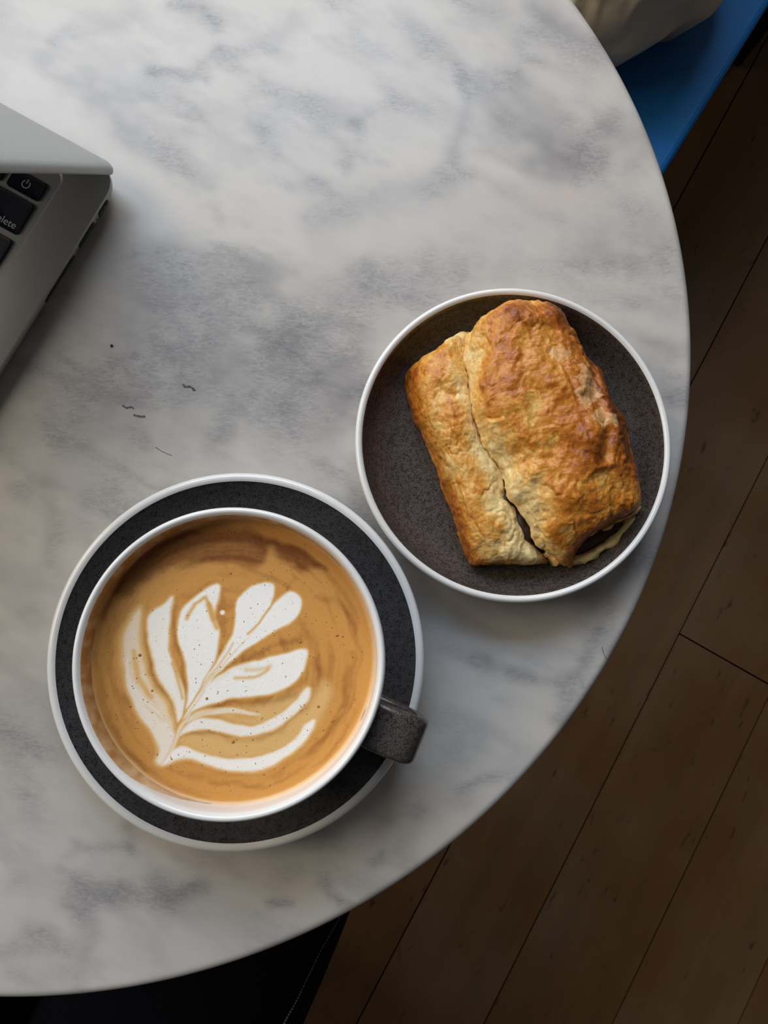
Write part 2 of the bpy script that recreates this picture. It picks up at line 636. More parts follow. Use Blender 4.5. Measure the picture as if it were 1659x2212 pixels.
# (photo polyline, half-width px, strength): the veins of this slab
VEINS = [
    ([(380, 8), (430, 25), (462, 58)], 16, .7), ([(320, 145), (375, 158), (437, 178)], 14, .7),
    ([(640, 48), (560, 95), (440, 140)], 20, .45), ([(100, 120), (170, 60), (280, 20)], 24, .35),
    ([(860, 40), (950, 110), (1010, 180), (1060, 185), (1130, 180)], 22, .5),
    ([(1010, 185), (1000, 250), (990, 330)], 18, .45), ([(1165, 0), (1200, 40), (1250, 70), (1290, 95)], 22, .6),
    ([(1040, 200), (1100, 250), (1170, 290)], 34, .55), ([(1180, 330), (1260, 310), (1330, 270), (1380, 300)], 30, .6),
    ([(1160, 360), (1250, 340), (1350, 310), (1400, 330)], 30, .5),
    ([(195, 215), (250, 270), (300, 310), (370, 350), (450, 385)], 26, .55), ([(400, 370), (450, 390)], 14, .5),
    ([(690, 265), (740, 330), (735, 355)], 14, .35), ([(545, 270), (570, 275)], 16, .5), ([(755, 255), (770, 265)], 12, .6),
    ([(570, 175), (660, 200), (760, 260)], 26, .25),
    ([(690, 460), (790, 440), (870, 430), (950, 400), (1000, 375)], 34, .5), ([(640, 400), (690, 385)], 16, .3),
    ([(290, 560), (400, 610), (520, 620), (640, 610), (780, 590), (900, 560)], 46, .35),
    ([(330, 640), (450, 690), (600, 720), (760, 700)], 75, .62), ([(300, 760), (430, 820), (600, 830), (740, 810)], 75, .60),
    ([(200, 700), (260, 860), (360, 900)], 60, .45), ([(620, 900), (700, 900), (780, 880)], 45, .4),
    ([(500, 890), (470, 950), (455, 970)], 22, .5), ([(790, 600), (900, 610), (1000, 590), (1090, 600)], 40, .35),
    ([(1290, 480), (1400, 470), (1470, 500)], 34, .45), ([(1250, 560), (1350, 540), (1480, 570)], 44, .50),
    ([(1300, 640), (1420, 660), (1490, 690)], 24, .35), ([(1400, 740), (1480, 750)], 22, .5), ([(1440, 860), (1480, 850)], 18, .45),
    ([(1090, 420), (1180, 470), (1290, 500)], 26, .3),
    ([(30, 1060), (90, 1060), (110, 1130), (100, 1195)], 22, .35), ([(0, 960), (90, 900), (200, 930)], 45, .35),
    ([(700, 1010), (760, 1040), (790, 1100)], 16, .35),
    ([(1020, 1425), (1050, 1430)], 16, .55), ([(1110, 1450), (1150, 1460)], 14, .6), ([(950, 1410), (1050, 1428), (1150, 1460), (1210, 1470)], 16, .3),
    ([(1290, 1375), (1260, 1430), (1225, 1475), (1230, 1520), (1215, 1560)], 18, .5), ([(1260, 1290), (1330, 1300)], 30, .35),
    ([(990, 1700), (1040, 1672), (1095, 1668)], 12, .45), ([(900, 1760), (950, 1740), (1010, 1720)], 26, .3),
    ([(800, 1868), (825, 1858)], 9, .7), ([(690, 1815), (720, 1820)], 20, .5), ([(820, 1780), (900, 1770), (860, 1850)], 28, .35),
    ([(695, 1915), (720, 1940), (745, 1965)], 11, .55), ([(585, 1950), (625, 1958)], 9, .6), ([(520, 1900), (640, 1890)], 30, .2),
    ([(140, 1945), (160, 1925), (190, 1935), (250, 1935)], 22, .75), ([(165, 1950), (180, 2000), (185, 2060)], 24, .55),
    ([(340, 1950), (380, 1940), (430, 1925)], 20, .75), ([(330, 1930), (420, 1990)], 22, .4), ([(260, 1950), (330, 1930)], 26, .35),
    ([(0, 2055), (80, 2050), (190, 2045)], 26, .4), ([(30, 2105), (90, 2105), (220, 2090)], 18, .35), ([(190, 2060), (180, 2150)], 14, .3),
    ([(140, 1840), (170, 1820), (270, 1835)], 12, .35), ([(50, 1890), (20, 1910)], 26, .3), ([(270, 1790), (275, 1850)], 14, .25),
    ([(60, 2010), (80, 2015)], 18, .4), ([(345, 2080), (330, 2030), (370, 1990)], 20, .25),
    ([(0, 1560), (60, 1640), (90, 1760)], 40, .2), ([(20, 1290), (60, 1330)], 24, .2),
]
nr, ns = 230, 900
rr = np.concatenate([np.linspace(0.00001, TR - 0.0042, nr - 9), TR - 0.0042 + 0.0042 * np.sin(np.linspace(0, np.pi / 2, 10)[1:])])
zz = np.concatenate([np.zeros(nr - 9), 0.0042 * (np.cos(np.linspace(0, np.pi / 2, 10)[1:]) - 1)])
rr = np.concatenate([rr, [TR, TR, TR - 0.003, 0.00001]])
zz = np.concatenate([zz, [-0.010, -0.017, -0.020, -0.020]])
th = np.linspace(0, 2 * np.pi, ns, endpoint=False)
P = np.stack([TC[0] + np.outer(np.cos(th), rr), TC[1] + np.outer(np.sin(th), rr), T + np.tile(zz, (ns, 1))], -1)
me = grid_mesh('marble_top', P, cu=True, flip=False)
PX, PY = to_px(P)
Q = P * np.array([1, 1, 1.0])
wx = 26 * fbm(Q * 38, 3, 1) + 9 * fbm(Q * 150, 2, 5)
wy = 26 * fbm(Q * 38, 3, 2) + 9 * fbm(Q * 150, 2, 6)
vein = np.zeros(PX.shape)
for pts, w, s in VEINS:
    d = line_d(PX + wx, PY + wy, pts)
    vein = 1 - (1 - vein) * (1 - s * np.exp(-(d / (w * 1.15)) ** 2))
rot = np.stack([Q[..., 0] * .91 + Q[..., 1] * -.41, Q[..., 0] * .41 + Q[..., 1] * .91, Q[..., 2]], -1) * np.array([16, 34, 1])
cloud = fbm(rot, 5, 11)
wisp = 1 - np.abs(fbm(rot * 1.25 + 9, 4, 21)) * 5.0
mott = fbm(rot * 1.9 + 31, 5, 111, gain=.6)
soft = fbm(rot * .8 + 3, 3, 121)
vein = np.clip(vein * 0.85 * (0.78 + 0.5 * fbm(Q * 90, 3, 31)) + 0.22 * sstep(0.02, 0.5, cloud) + 0.16 * np.clip(wisp, 0, 1) * sstep(-.1, .25, cloud) + 0.20 * sstep(-.25, .45, mott) + 0.10 * sstep(-.2, .4, soft), 0, 1)
warm = sstep(0.05, 0.4, fbm(Q * 22 + 5, 3, 41))
light_c, grey_c = np.array(srgb(203, 196, 187)), np.array(srgb(141, 137, 135))
pink_c, cream_c = np.array(srgb(168, 158, 160)), np.array(srgb(194, 188, 180))
right = sstep(1000, 1400, PX)
gcol = grey_c + (pink_c * 0.86 - grey_c) * (right * 0.45 + 0.25 * warm)[..., None]
lcol = light_c + (cream_c - light_c) * (0.75 * warm)[..., None]
C = lcol + (gcol - lcol) * vein[..., None]
peach = np.exp(-((PX - 1220) / 70) ** 2 - ((PY - 425) / 26) ** 2) * 0.7
C = C + (np.array(srgb(200, 184, 172)) - C) * peach[..., None]
paint(me, C)
a = me.color_attributes.new('crackle', 'FLOAT_COLOR', 'POINT')
ck = np.ones((len(me.vertices), 4), np.float32)
ck[:, :3] = (sstep(0.06, 0.5, vein) * sstep(-0.4, 0.1, fbm(Q * 40, 3, 51))).reshape(-1)[:, None]
a.data.foreach_set('color', ck.reshape(-1))
link('marble_top', me, M['marble'], table)
link('column', lathe('column', [(0.0, .02), (.05, .02), (.034, .035), (.03, .06), (.03, .66), (.034, .68), (.09, .695), (.09, .7095), (0, .7095)], (TC[0], TC[1], 0), 48), M['black'], table, smooth=False)
link('base', lathe('base', [(0.0, 0.0), (.17, 0.0), (.175, .004), (.17, .012), (.06, .022), (0, .022)], (TC[0], TC[1], 0), 64), M['black'], table, smooth=False)

# ================================================================== SAUCER, CUP, COFFEE
SC = (-0.0410, -0.0253, T)
saucer = empty('saucer', SC)
tag(saucer, 'charcoal glazed saucer with a thin white rim under the coffee cup', 'saucer')
rim = [(.0747, .0200), (.0757, .0206), (.0770, .0206), (.0780, .0199), (.0784, .0188), (.0781, .0176)]
body = [(.0002, .0042), (.028, .0042), (.031, .0040), (.033, .0005), (.035, 0), (.037, .0005), (.039, .0038), (.056, .0080), (.072, .0140)] + rim[::-1]
link('body', lathe('body', body, SC, dense=90), M['porcelain'], saucer)
gl = [(.0747, .0200), (.0737, .0190), (.067, .0142), (.056, .0095), (.044, .0073), (.036, .0068), (.034, .0062), (.0002, .0062)]
link('glaze', lathe('glaze', gl, SC, dense=70), M['glaze_saucer'], saucer)

CC = (-0.0382, -0.0232, T)
cup = empty('coffee_cup', CC)
tag(cup, 'wide stoneware coffee cup with white rim and dark strap handle', 'cup')
inner = [(.0533, .0632), (.0530, .060), (.0526, .052), (.051, .042), (.046, .029), (.037, .018), (.022, .0132), (.0002, .0128)]
lip = [(.0561, .0602), (.0563, .0626), (.0560, .0645), (.0551, .0653), (.0541, .0649)]
link('bowl', lathe('bowl', lip + inner, CC, dense=110), M['porcelain'], cup)
outer = [(.0002, .0075), (.024, .0075), (.0265, .0064), (.0285, .0063), (.030, .0075), (.032, .0100), (.039, .0150), (.048, .0250), (.0535, .0370), (.0556, .0490), (.0561, .0602)]
link('outer_glaze', lathe('outer_glaze', outer, CC, dense=80), M['glaze'], cup)
# strap handle: loop in the vertical plane through the cup axis
HA = math.radians(-23.0)
hd, hn = np.array([math.cos(HA), math.sin(HA), 0]), np.array([-math.sin(HA), math.cos(HA), 0])
path = catmull([(.0535, .0515), (.060, .0535), (.068, .0540), (.0735, .0515), (.0755, .045), (.0740, .037), (.068, .030), (.060, .0265), (.0480, .0245)], 44)
tg = np.gradient(path, axis=0)
tg /= np.linalg.norm(tg, axis=1)[:, None]
sec = rrect(0.0185, 0.0058, 0.0026, 5)
rings = []
for (r, z), (tr, tz) in zip(path, tg):
    nrm = np.array([-tz, tr])
    rings.append([np.array(CC) + hd * (r + v * nrm[0]) + np.array([0, 0, z + v * nrm[1]]) + hn * (u - 0.0022) for u, v in sec])
link('handle', rings_mesh('handle', rings), M['glaze'], cup)

CZ = 0.0535
CRAD = 0.05305
coffee = empty('coffee', (CC[0], CC[1], T + CZ))
tag(coffee, 'milky latte with a white foam rosetta filling the cup', 'coffee')
nr, ns = 190, 760
r1 = np.linspace(0.0002, CRAD, nr)
th = np.linspace(0, 2 * np.pi, ns, endpoint=False)
zed = CZ + 0.0009 * sstep(CRAD - 0.0022, CRAD, r1) ** 2 + 0 * r1
P = np.stack([CC[0] + np.outer(np.cos(th), r1), CC[1] + np.outer(np.sin(th), r1), T + np.tile(zed, (ns, 1))], -1)
PX, PY = to_px(P)
X, Y = (PX - 90) * 1.907, (PY - 1000) * 1.907
dx, dy = 9 * fbm(P * 130, 3, 3), 9 * fbm(P * 130, 3, 4)
X, Y = X + dx, Y + dy


def petal(pts, soft, amount, grow=2):
    global milk
    q = catmull(pts, 90, closed=True)
    sd = poly_sd(X, Y, q) + grow
    milk = np.maximum(milk, amount * sstep(-soft, soft, sd))


milk = np.zeros(X.shape)
# pale veils between the petals
petal([(560, 1150), (640, 1115), (760, 1132), (880, 1132), (1000, 1090), (1090, 1000), (1170, 900), (1190, 960), (1130, 1080), (1040, 1160), (900, 1215), (700, 1210)], 26, .42)
petal([(330, 760), (350, 660), (400, 590), (415, 620), (408, 700), (420, 800), (460, 910), (520, 1000), (550, 1070), (530, 1120), (470, 1070), (400, 980), (345, 880)], 24, .74)
petal([(740, 1030), (900, 1000), (1020, 960), (1090, 930), (1050, 1010), (940, 1070), (800, 1070)], 26, .42)
# rosetta petals
petal([(800, 600), (815, 552), (860, 515), (910, 497), (950, 502), (957, 530), (943, 580), (922, 630), (880, 690), (830, 740), (770, 800), (700, 890), (640, 985), (600, 1040), (580, 1050), (640, 960), (690, 870), (725, 805), (765, 742), (792, 700), (800, 640)], 9, 1)
petal([(890, 668), (940, 602), (985, 552), (1020, 532), (1055, 546), (1068, 580), (1055, 620), (1010, 665), (940, 705), (870, 742), (800, 795), (740, 850), (690, 925), (640, 1000), (600, 1045), (640, 985), (700, 890), (770, 800), (830, 735)], 9, 1)
petal([(558, 690), (572, 620), (610, 566), (660, 527), (705, 507), (732, 508), (732, 550), (716, 620), (732, 690), (726, 745), (712, 805), (690, 862), (660, 920), (630, 975), (596, 1015), (608, 940), (600, 870), (580, 800), (564, 745)], 10, 1)
petal([(435, 690), (442, 640), (470, 602), (505, 578), (537, 550), (531, 640), (520, 700), (522, 780), (548, 850), (580, 920), (592, 970), (580, 1040), (562, 1068), (546, 1015), (520, 960), (480, 880), (450, 800), (437, 745)], 12, .95)
petal([(345, 810), (368, 800), (368, 860), (395, 915), (440, 970), (495, 1025), (535, 1085), (548, 1120), (525, 1190), (497, 1247), (468, 1228), (478, 1175), (452, 1110), (402, 1050), (366, 980), (346, 890)], 16, .85)
petal([(700, 905), (760, 855), (830, 823), (920, 806), (1000, 790), (1060, 768), (1095, 770), (1098, 802), (1080, 850), (1040, 900), (980, 940), (900, 960), (800, 971), (720, 986), (650, 1008), (615, 1030), (655, 965)], 10, 1)
petal([(590, 1070), (640, 1022), (720, 1010), (800, 1014), (890, 1028), (890, 1040), (790, 1034), (690, 1036), (630, 1056)], 9, .8)
petal([(560, 1130), (600, 1075), (650, 1048), (720, 1054), (800, 1076), (900, 1072), (980, 1032), (1040, 982), (1085, 932), (1108, 930), (1100, 970), (1060, 1022), (1000, 1076), (920, 1110), (830, 1122), (740, 1110), (660, 1096), (600, 1112)], 12, .95)
petal([(535, 1180), (580, 1168), (640, 1190), (720, 1212), (820, 1217), (900, 1205), (980, 1176), (1040, 1132), (1085, 1080), (1128, 1050), (1120, 1100), (1070, 1160), (1000, 1220), (920, 1260), (830, 1272), (740, 1263), (670, 1242), (620, 1222), (560, 1222), (520, 1242), (492, 1248), (510, 1215)], 14, .97)
petal([(510, 1215), (535, 1150), (560, 1095), (600, 1040), (640, 985), (655, 985), (620, 1035), (580, 1095), (555, 1150), (530, 1210)], 9, .75)
milk = np.maximum(milk, sstep(13, 7, np.hypot(X - 748, Y - 616)))
# threads of crema folded into the petals
for pts, w, s in (([(600, 640), (630, 578), (675, 556), (700, 600), (722, 680)], 9, .55), ([(690, 590), (712, 640)], 12, .6), ([(800, 886), (880, 876), (932, 852)], 8, .45),
                  ([(840, 848), (940, 842)], 10, .3), ([(940, 600), (900, 655), (850, 700)], 5, .55), ([(560, 1080), (600, 1020), (700, 875), (790, 740)], 5, .35),
                  ([(535, 830), (560, 900), (580, 970)], 8, .5), ([(380, 780), (395, 880), (450, 960)], 12, .4), ([(800, 1045), (880, 1042)], 9, .4), ([(430, 1000), (500, 1060)], 8, .15)):
    milk = milk * (1 - s * np.exp(-(line_d(X, Y, pts) / w) ** 2))
# dark crema lines that separate the petals
cre = np.zeros(X.shape)
for pts, w, s in (([(412, 600), (415, 720), (450, 850), (520, 990), (550, 1070)], 16, .45), ([(545, 600), (540, 720), (570, 850), (600, 940)], 14, .5), ([(740, 560), (755, 660), (740, 760), (700, 850)], 18, .35),
                  ([(1060, 720), (900, 770), (790, 830), (720, 890)], 20, .5), ([(640, 1030), (760, 990), (900, 995), (1040, 960)], 16, .6), ([(570, 1130), (640, 1112), (740, 1122), (860, 1138), (1000, 1098), (1100, 1000)], 12, .5),
                  ([(1120, 560), (1220, 580), (1290, 680), (1310, 820), (1280, 980), (1200, 1150)], 14, .35), ([(1130, 820), (1160, 900)], 26, .35), ([(1280, 800), (1270, 900), (1240, 1000)], 22, .4),
                  ([(230, 780), (250, 950), (330, 1150), (430, 1260)], 20, .35), ([(240, 650), (330, 520), (480, 440), (640, 400)], 16, .4), ([(690, 1330), (900, 1320)], 14, .3), ([(290, 640), (290, 820), (330, 1000)], 18, .3),
                  ([(1000, 520), (1030, 470), (1020, 420)], 12, .3), ([(1100, 1200), (1220, 1080)], 18, .25), ([(960, 1290), (1120, 1190)], 16, .2)):
    cre = np.maximum(cre, s * np.exp(-(line_d(X + 2 * dx, Y + 2 * dy, pts) / w) ** 2))
topdark = poly_sd(X + 2 * dx, Y + 2 * dy, catmull([(330, 400), (480, 310), (640, 270), (800, 265), (960, 300), (1080, 350), (1180, 440), (1130, 440), (1040, 440), (1000, 390), (950, 330), (890, 430), (760, 425), (640, 405), (500, 440), (380, 510), (300, 560)], 90, closed=True))
cre = np.maximum(cre, 0.85 * sstep(-24, 26, topdark))
ang_ = np.arctan2(Y - 830, X - 780)
polar = np.stack([np.hypot(X - 780, Y - 830) / 26, np.cos(ang_) * 2.4, np.sin(ang_) * 2.4], -1)
swirl = fbm(polar, 3, 13)
cre = np.clip(cre + 0.5 * swirl * (1 - milk) + 0.10 * fbm(P * 900, 2, 9), 0, 1)
base_c, dark_c, milk_c = np.array(srgb(212, 150, 76)), np.array(srgb(134, 76, 28)), np.array(srgb(252, 247, 238))
C = base_c + (dark_c - base_c) * cre[..., None]
mk = (np.clip(milk, 0, 1) * (1 - 0.25 * np.clip(cre, 0, 1)))[..., None]
veil = np.array(srgb(232, 188, 122))
C = np.where(mk < .5, C + (veil - C) * mk * 2, veil + (milk_c - veil) * (mk * 2 - 1))
# edge ring of paler foam
edge = sstep(CRAD - 0.0016, CRAD - 0.0004, np.tile(r1, (ns, 1))) * (0.5 + 0.5 * np.cos(th - math.radians(-70)))[:, None]
C = C + (np.array(srgb(232, 205, 160)) - C) * (0.7 * edge)[..., None]
me = grid_mesh('foam_surface', P, cu=True)
paint(me, C)
M['coffee'] = pigment('latte_foam', rough=0.42, bump=0.12, bscale=1800, dist=0.0003, fine=0.05, fscale=2500, spec=0.35)
link('foam_surface', me, M['coffee'], coffee)
# side of the liquid under the surface
link('liquid', lathe('liquid', [(CRAD - .0001, CZ), (.0505, .042), (.0455, .0292), (.0366, .0184), (.0217, .0136), (.0002, .0132)], CC, 96), simple('milky_coffee', srgb(150, 100, 55), 0.3), coffee)
# little bubbles
bm = bmesh.new()
spots = []
for k in range(700):
    a_, q_ = random.uniform(0, 6.283), CRAD * 0.95 * math.sqrt(random.random())
    spots.append((CC[0] + q_ * math.cos(a_), CC[1] + q_ * math.sin(a_), random.choice((.00010, .00012, .00015, .00018, .00028))))
for zx, zy, rad in ((404, 791, .0007), (788, 1148, .0007), (680, 970, .0006), (1140, 1003, .0006), (778, 455, .0005), (780, 290, .0005), (793, 288, .0005), (768, 280, .0004), (1215, 710, .0006), (1240, 715, .0004), (1065, 738, .0005), (455, 938, .0005),
                    (1160, 432, .0004), (366, 1002, .0005), (995, 1255, .0004), (916, 1283, .0004), (870, 1140, .0004), (1195, 1065, .0004), (1280, 800, .0004), (1160, 1100, .0004), (535, 1220, .0004), (940, 1328, .0004), (1205, 1060, .0004)):
    p = W(90 + zx / 1.907, 1000 + zy / 1.907, CZ)
    spots.append((p.x, p.y, rad))
for x_, y_, rad in spots:
    r = bmesh.ops.create_icosphere(bm, subdivisions=1, radius=rad)
    bmesh.ops.scale(bm, vec=(1, 1, .6), verts=r['verts'])
    bmesh.ops.translate(bm, vec=(x_, y_, T + CZ), verts=r['verts'])
me = bpy.data.meshes.new('bubbles')
bm.to_mesh(me); bm.free()
tag(link('bubbles', me, simple('bubble_film', srgb(176, 122, 66), 0.12), coffee), kind='stuff')
# tide mark of foam on the inner wall of the cup
ns, nz = 420, 14
th = np.linspace(0, 2 * np.pi, ns, endpoint=False)
u3 = np.stack([np.cos(th) * 5, np.sin(th) * 5, 0 * th], -1)
side = 0.5 + 0.5 * np.cos(th - math.radians(150))
ztop = CZ + 0.0007 + 0.0102 * sstep(.30, .68, side) + (0.0007 * fbm(u3 * 2.5, 4, 61)) * (0.4 + side)
ztop = np.minimum(ztop, 0.0641)
zz = np.linspace(0, 1, nz)
Z = CZ - 0.0002 + np.outer(ztop - CZ + 0.0002, zz)
Rw = np.interp(Z, [.050, .052, .060, .0632, .0649], [.0523, .0526, .0530, .0533, .0541]) - 0.00022 * np.minimum(1, (1 - zz) * 4)[None, :] - 0.00002
P = np.stack([CC[0] + np.cos(th)[:, None] * Rw, CC[1] + np.sin(th)[:, None] * Rw, T + Z], -1)
me = grid_mesh('tide_mark', P, cu=True, flip=True)
tn = fbm(np.stack([P[..., 0] * 300, P[..., 1] * 300, P[..., 2] * 120], -1), 3, 71)
C = np.array(srgb(176, 124, 68)) + (np.array(srgb(226, 200, 160)) - np.array(srgb(176, 124, 68))) * np.clip(0.08 + 0.7 * tn + 0.9 * (1 - side)[:, None], 0, 1)[..., None]
paint(me, C)
link('tide_mark', me, pigment('dried_foam', rough=0.4, bump=0.3, bscale=900), coffee)

# ================================================================== PLATE
PC = (0.0775, 0.0675, T)
plate = empty('plate', PC)
tag(plate, 'small dark speckled plate with a white rim holding the pastry', 'plate')
rim = [(.0670, .0224), (.0676, .0232), (.0685, .0236), (.0694, .0233), (.0700, .0222), (.0698, .0208)]
body = [(.0002, .0042), (.034, .0042), (.0365, .0040), (.038, .0005), (.040, 0), (.042, .0005), (.044, .0030), (.056, .0060), (.064, .0115), (.0685, .0180)] + rim[::-1]
link('body', lathe('body', body, PC, dense=90), M['porcelain'], plate)
gl = [(.0670, .0224), (.0664, .0212), (.0650, .0170), (.0615, .0112), (.056, .0078), (.048, .0064), (.030, .0062), (.0002, .0062)]
link('glaze', lathe('glaze', gl, PC, dense=80), M['glaze'], plate)

# ================================================================== PASTRY
PB = 0.0066
pastry = empty('pastry', (0.085, 0.072, T + 0.0064))
tag(pastry, 'golden puff pastry roll with a split side lying on the speckled plate', 'pastry')


def z3(pts):
    return [(750 + x / 2.212, 600 + y / 2.212) for x, y in pts]


def coons(left, right, top, bottom, zl, zr, su, sv, ztop=0.0):
    """patch between four photo outlines given at heights zl (left) to zr (right); su, sv in 0..1"""
    L, R_, T_, B_ = [catmull(z3(c), 200) for c in (left, right, top, bottom)]
    t = np.linspace(0, 1, 200)
    f = lambda c, s: np.stack([np.interp(s, t, c[:, 0]), np.interp(s, t, c[:, 1])], -1)
    U, V = np.meshgrid(su, sv, indexing='ij')
    l, r, tp, bt = f(L, V), f(R_, V), f(T_, U), f(B_, U)
    u, v = U[..., None], V[..., None]
    G = (1 - u) * l + u * r + (1 - v) * tp + v * bt - ((1 - u) * (1 - v) * L[0] + u * (1 - v) * R_[0] + (1 - u) * v * L[-1] + u * v * R_[-1])
    zs = zl + (zr - zl) * U + ztop * (1 - V) ** 5
    d = np.stack([(G[..., 0] - 829.5) / FPX, -(G[..., 1] - 1106) / FPX, -np.ones(U.shape)], -1) @ RCN.T
    k = (zs + T - CPOS.z) / d[..., 2]
    return np.array(CPOS)[None, None, :2] + d[..., :2] * k[..., None], U, V, G


def inflate(left, right, top, bottom, zl, zr, h, nu, nv, pu, pv, zbase=PB, ztop=0.0):
    """puffed shape standing on zbase: returns top-surface grid (with rounded sides) and parameters"""
    a = np.linspace(0, np.pi, nu)
    b = np.linspace(0, np.pi, nv)
    su = 0.5 - 0.5 * np.cos(a)
    sv = np.concatenate([(0.5 - 0.5 * np.cos(b))])
    sv = 0.35 * sv + 0.65 * np.clip((b / np.pi - .04) / .92, 0, 1)
    XY, U, V, G = coons(left, right, top, bottom, zl, zr, su, sv, ztop)
    prof = (1 - np.abs(2 * U - 1) ** pu) ** (1 / pu) * (1 - np.abs(2 * V - 1) ** pv) ** (1 / pv)
    hh = h(U, V) if callable(h) else h
    Z = T + zbase + hh * prof
    return np.stack([XY[..., 0], XY[..., 1], Z], -1), U, V, G, prof


def normals(P):
    du, dv = np.gradient(P, axis=0), np.gradient(P, axis=1)
    n = np.cross(du, dv)
    n /= np.linalg.norm(n, axis=-1)[..., None] + 1e-12
    return n * np.where(n[..., 2:] < 0, -1, 1)


def closed_shell(name, P):
    """close the puffed surface with a flat, slightly inset underside"""
    nu, nv = P.shape[:2]
    B = P.copy()
    c = P.reshape(-1, 3).mean(0)
    B[..., :2] = c[:2] + (P[..., :2] - c[:2]) * 0.985
    B[..., 2] = T + PB - 0.0001
    st = max(1, nu // 60), max(1, nv // 60)
    top = quads(nu, nv)
    # skirt: boundary loop down to an inset base ring
    loop = [i * nv for i in range(nu)] + [(nu - 1) * nv + j for j in range(1, nv)] + [i * nv + nv - 1 for i in range(nu - 2, -1, -1)] + [j for j in range(nv - 2, 0, -1)]
    V = P.reshape(-1, 3)
    lo = V[loop].copy()
    lo[:, :2] = c[:2] + (lo[:, :2] - c[:2]) * 0.97
    lo[:, 2] = np.minimum(lo[:, 2], T + PB) - 0.00005
    n0 = len(V)
    m = len(loop)
    f = top.tolist() + [[loop[k], n0 + k, n0 + (k + 1) % m, loop[(k + 1) % m]] for k in range(m)] + [[n0 + k for k in range(m)]]
    me = mesh_from(name, np.vstack([V, lo]), [tuple(x) for x in f])
    bm = bmesh.new(); bm.from_mesh(me)
    bmesh.ops.recalc_face_normals(bm, faces=bm.faces)
    bm.to_mesh(me); bm.free()
    return me, m


CREAM, PALE, GOLD, TAN, BROWN, DARK = [np.array(srgb(*c)) for c in ((236, 208, 148), (228, 182, 104), (211, 143, 56), (188, 112, 36), (156, 84, 24), (108, 54, 14))]


def bake_ramp(t):
    t = np.clip(t, 0, 1)
    xs = np.array([0, .22, .45, .65, .85, 1.0])
    cs = np.stack([CREAM, PALE, GOLD, TAN, BROWN, DARK])
    return np.stack([np.interp(t, xs, cs[:, k]) for k in range(3)], -1)


def crust(P, G, ax, seed, big=0.0024, mid=0.0006, small=0.00024, blisters=()):
    """puff-pastry relief: swells, flaky steps along the roll and blisters"""
    n = normals(P)
    # coordinates stretched along the roll axis
    s = P[..., 0] * ax[0] + P[..., 1] * ax[1]
    r = P[..., 0] * ax[1] - P[..., 1] * ax[0]
    Q = np.stack([r, s * 0.75, P[..., 2]], -1)
    b1 = fbm(Q * 55, 3, seed)
    b2 = fbm(Q * 140 + 3, 3, seed + 7)
    rg = 1 - 2 * np.abs(fbm(Q * 95 + 1.5 * b1[..., None], 3, seed + 13))
    st = fbm(Q * 190 + 2 * b2[..., None], 3, seed + 17) * 3.2
    fr = st - np.floor(st)
    steps = (np.floor(st) + sstep(.0, .22, fr)) / 3.2
    bil = np.abs(fbm(Q * 75 + .6 * b2[..., None], 2, seed + 29))
    fold = np.abs(fbm(np.stack([r * 60, s * 210, P[..., 2] * 60], -1) + 1.2 * b1[..., None], 3, seed + 31))
    d = big * b1 + mid * b2 + 0.0020 * (bil - .22) + 0.0005 * fold + mid * 0.4 * rg + small * 1.6 * steps + small * 0.8 * fbm(Q * 600, 2, seed + 23)
    for (zx, zy), rad, hgt in blisters:
        gx, gy = z3([(zx, zy)])[0]
        q = np.hypot(G[..., 0] - gx + 9 * b1 + 7 * b2, (G[..., 1] - gy) * 1.15 + 9 * b2) / (rad / 2.212)
        d = d + hgt * np.exp(-1.6 * q * q)
    return P + n * d[..., None], b1, b2, rg, steps


AX = np.array(W(1150, 640, .02) - W(1260, 1200, .02))[:2]
AX = AX / np.linalg.norm(AX)
M['crust'] = pigment('baked_puff_pastry', rough=0.36, bump=0.35, bscale=620, dist=0.0007, fine=0.10, fscale=700, sss=0.12, spec=0.4)

# ---- main roll
roll_left = [(600, 232), (556, 300), (546, 400), (560, 530), (580, 640), (605, 760), (640, 850), (700, 925), (722, 990), (745, 1070), (800, 1130), (840, 1195), (865, 1275), (945, 1335), (990, 1382)]
roll_right = [(1015, 118), (1055, 185), (1090, 245), (1132, 312), (1168, 400), (1215, 480), (1250, 580), (1300, 660), (1337, 740), (1362, 870), (1388, 950), (1416, 1045), (1398, 1092)]
roll_top = [(600, 232), (660, 188), (720, 145), (780, 112), (860, 106), (940, 98), (1015, 118)]
roll_bot = [(990, 1382), (1040, 1322), (1090, 1275), (1140, 1232), (1195, 1198), (1270, 1160), (1350, 1128), (1398, 1092)]
P, U, V, G, prof = inflate(roll_left, roll_right, roll_top, roll_bot, .018, .020,
                           lambda U, V: 0.0335 * (0.92 + 0.12 * np.sin(np.pi * V) - 0.10 * sstep(.75, 1, V) * (1 - U)), 260, 420, 2.8, 9, ztop=.013)
und = sstep(.62, .0, (P[..., 2] - T - PB) / .030) * sstep(.5, .0, U)
P[..., :2] += und[..., None] * 0.0100 * np.array([AX[1], -AX[0]])
P2, b1, b2, rg, stp = crust(P, G, AX, 101, blisters=(((955, 225), 75, .0030), ((800, 240), 110, .0016), ((700, 640), 120, .0012), ((1080, 800), 120, .0016), ((1000, 1050), 110, .0018), ((850, 480), 110, .0012), ((1150, 560), 80, .0012)))
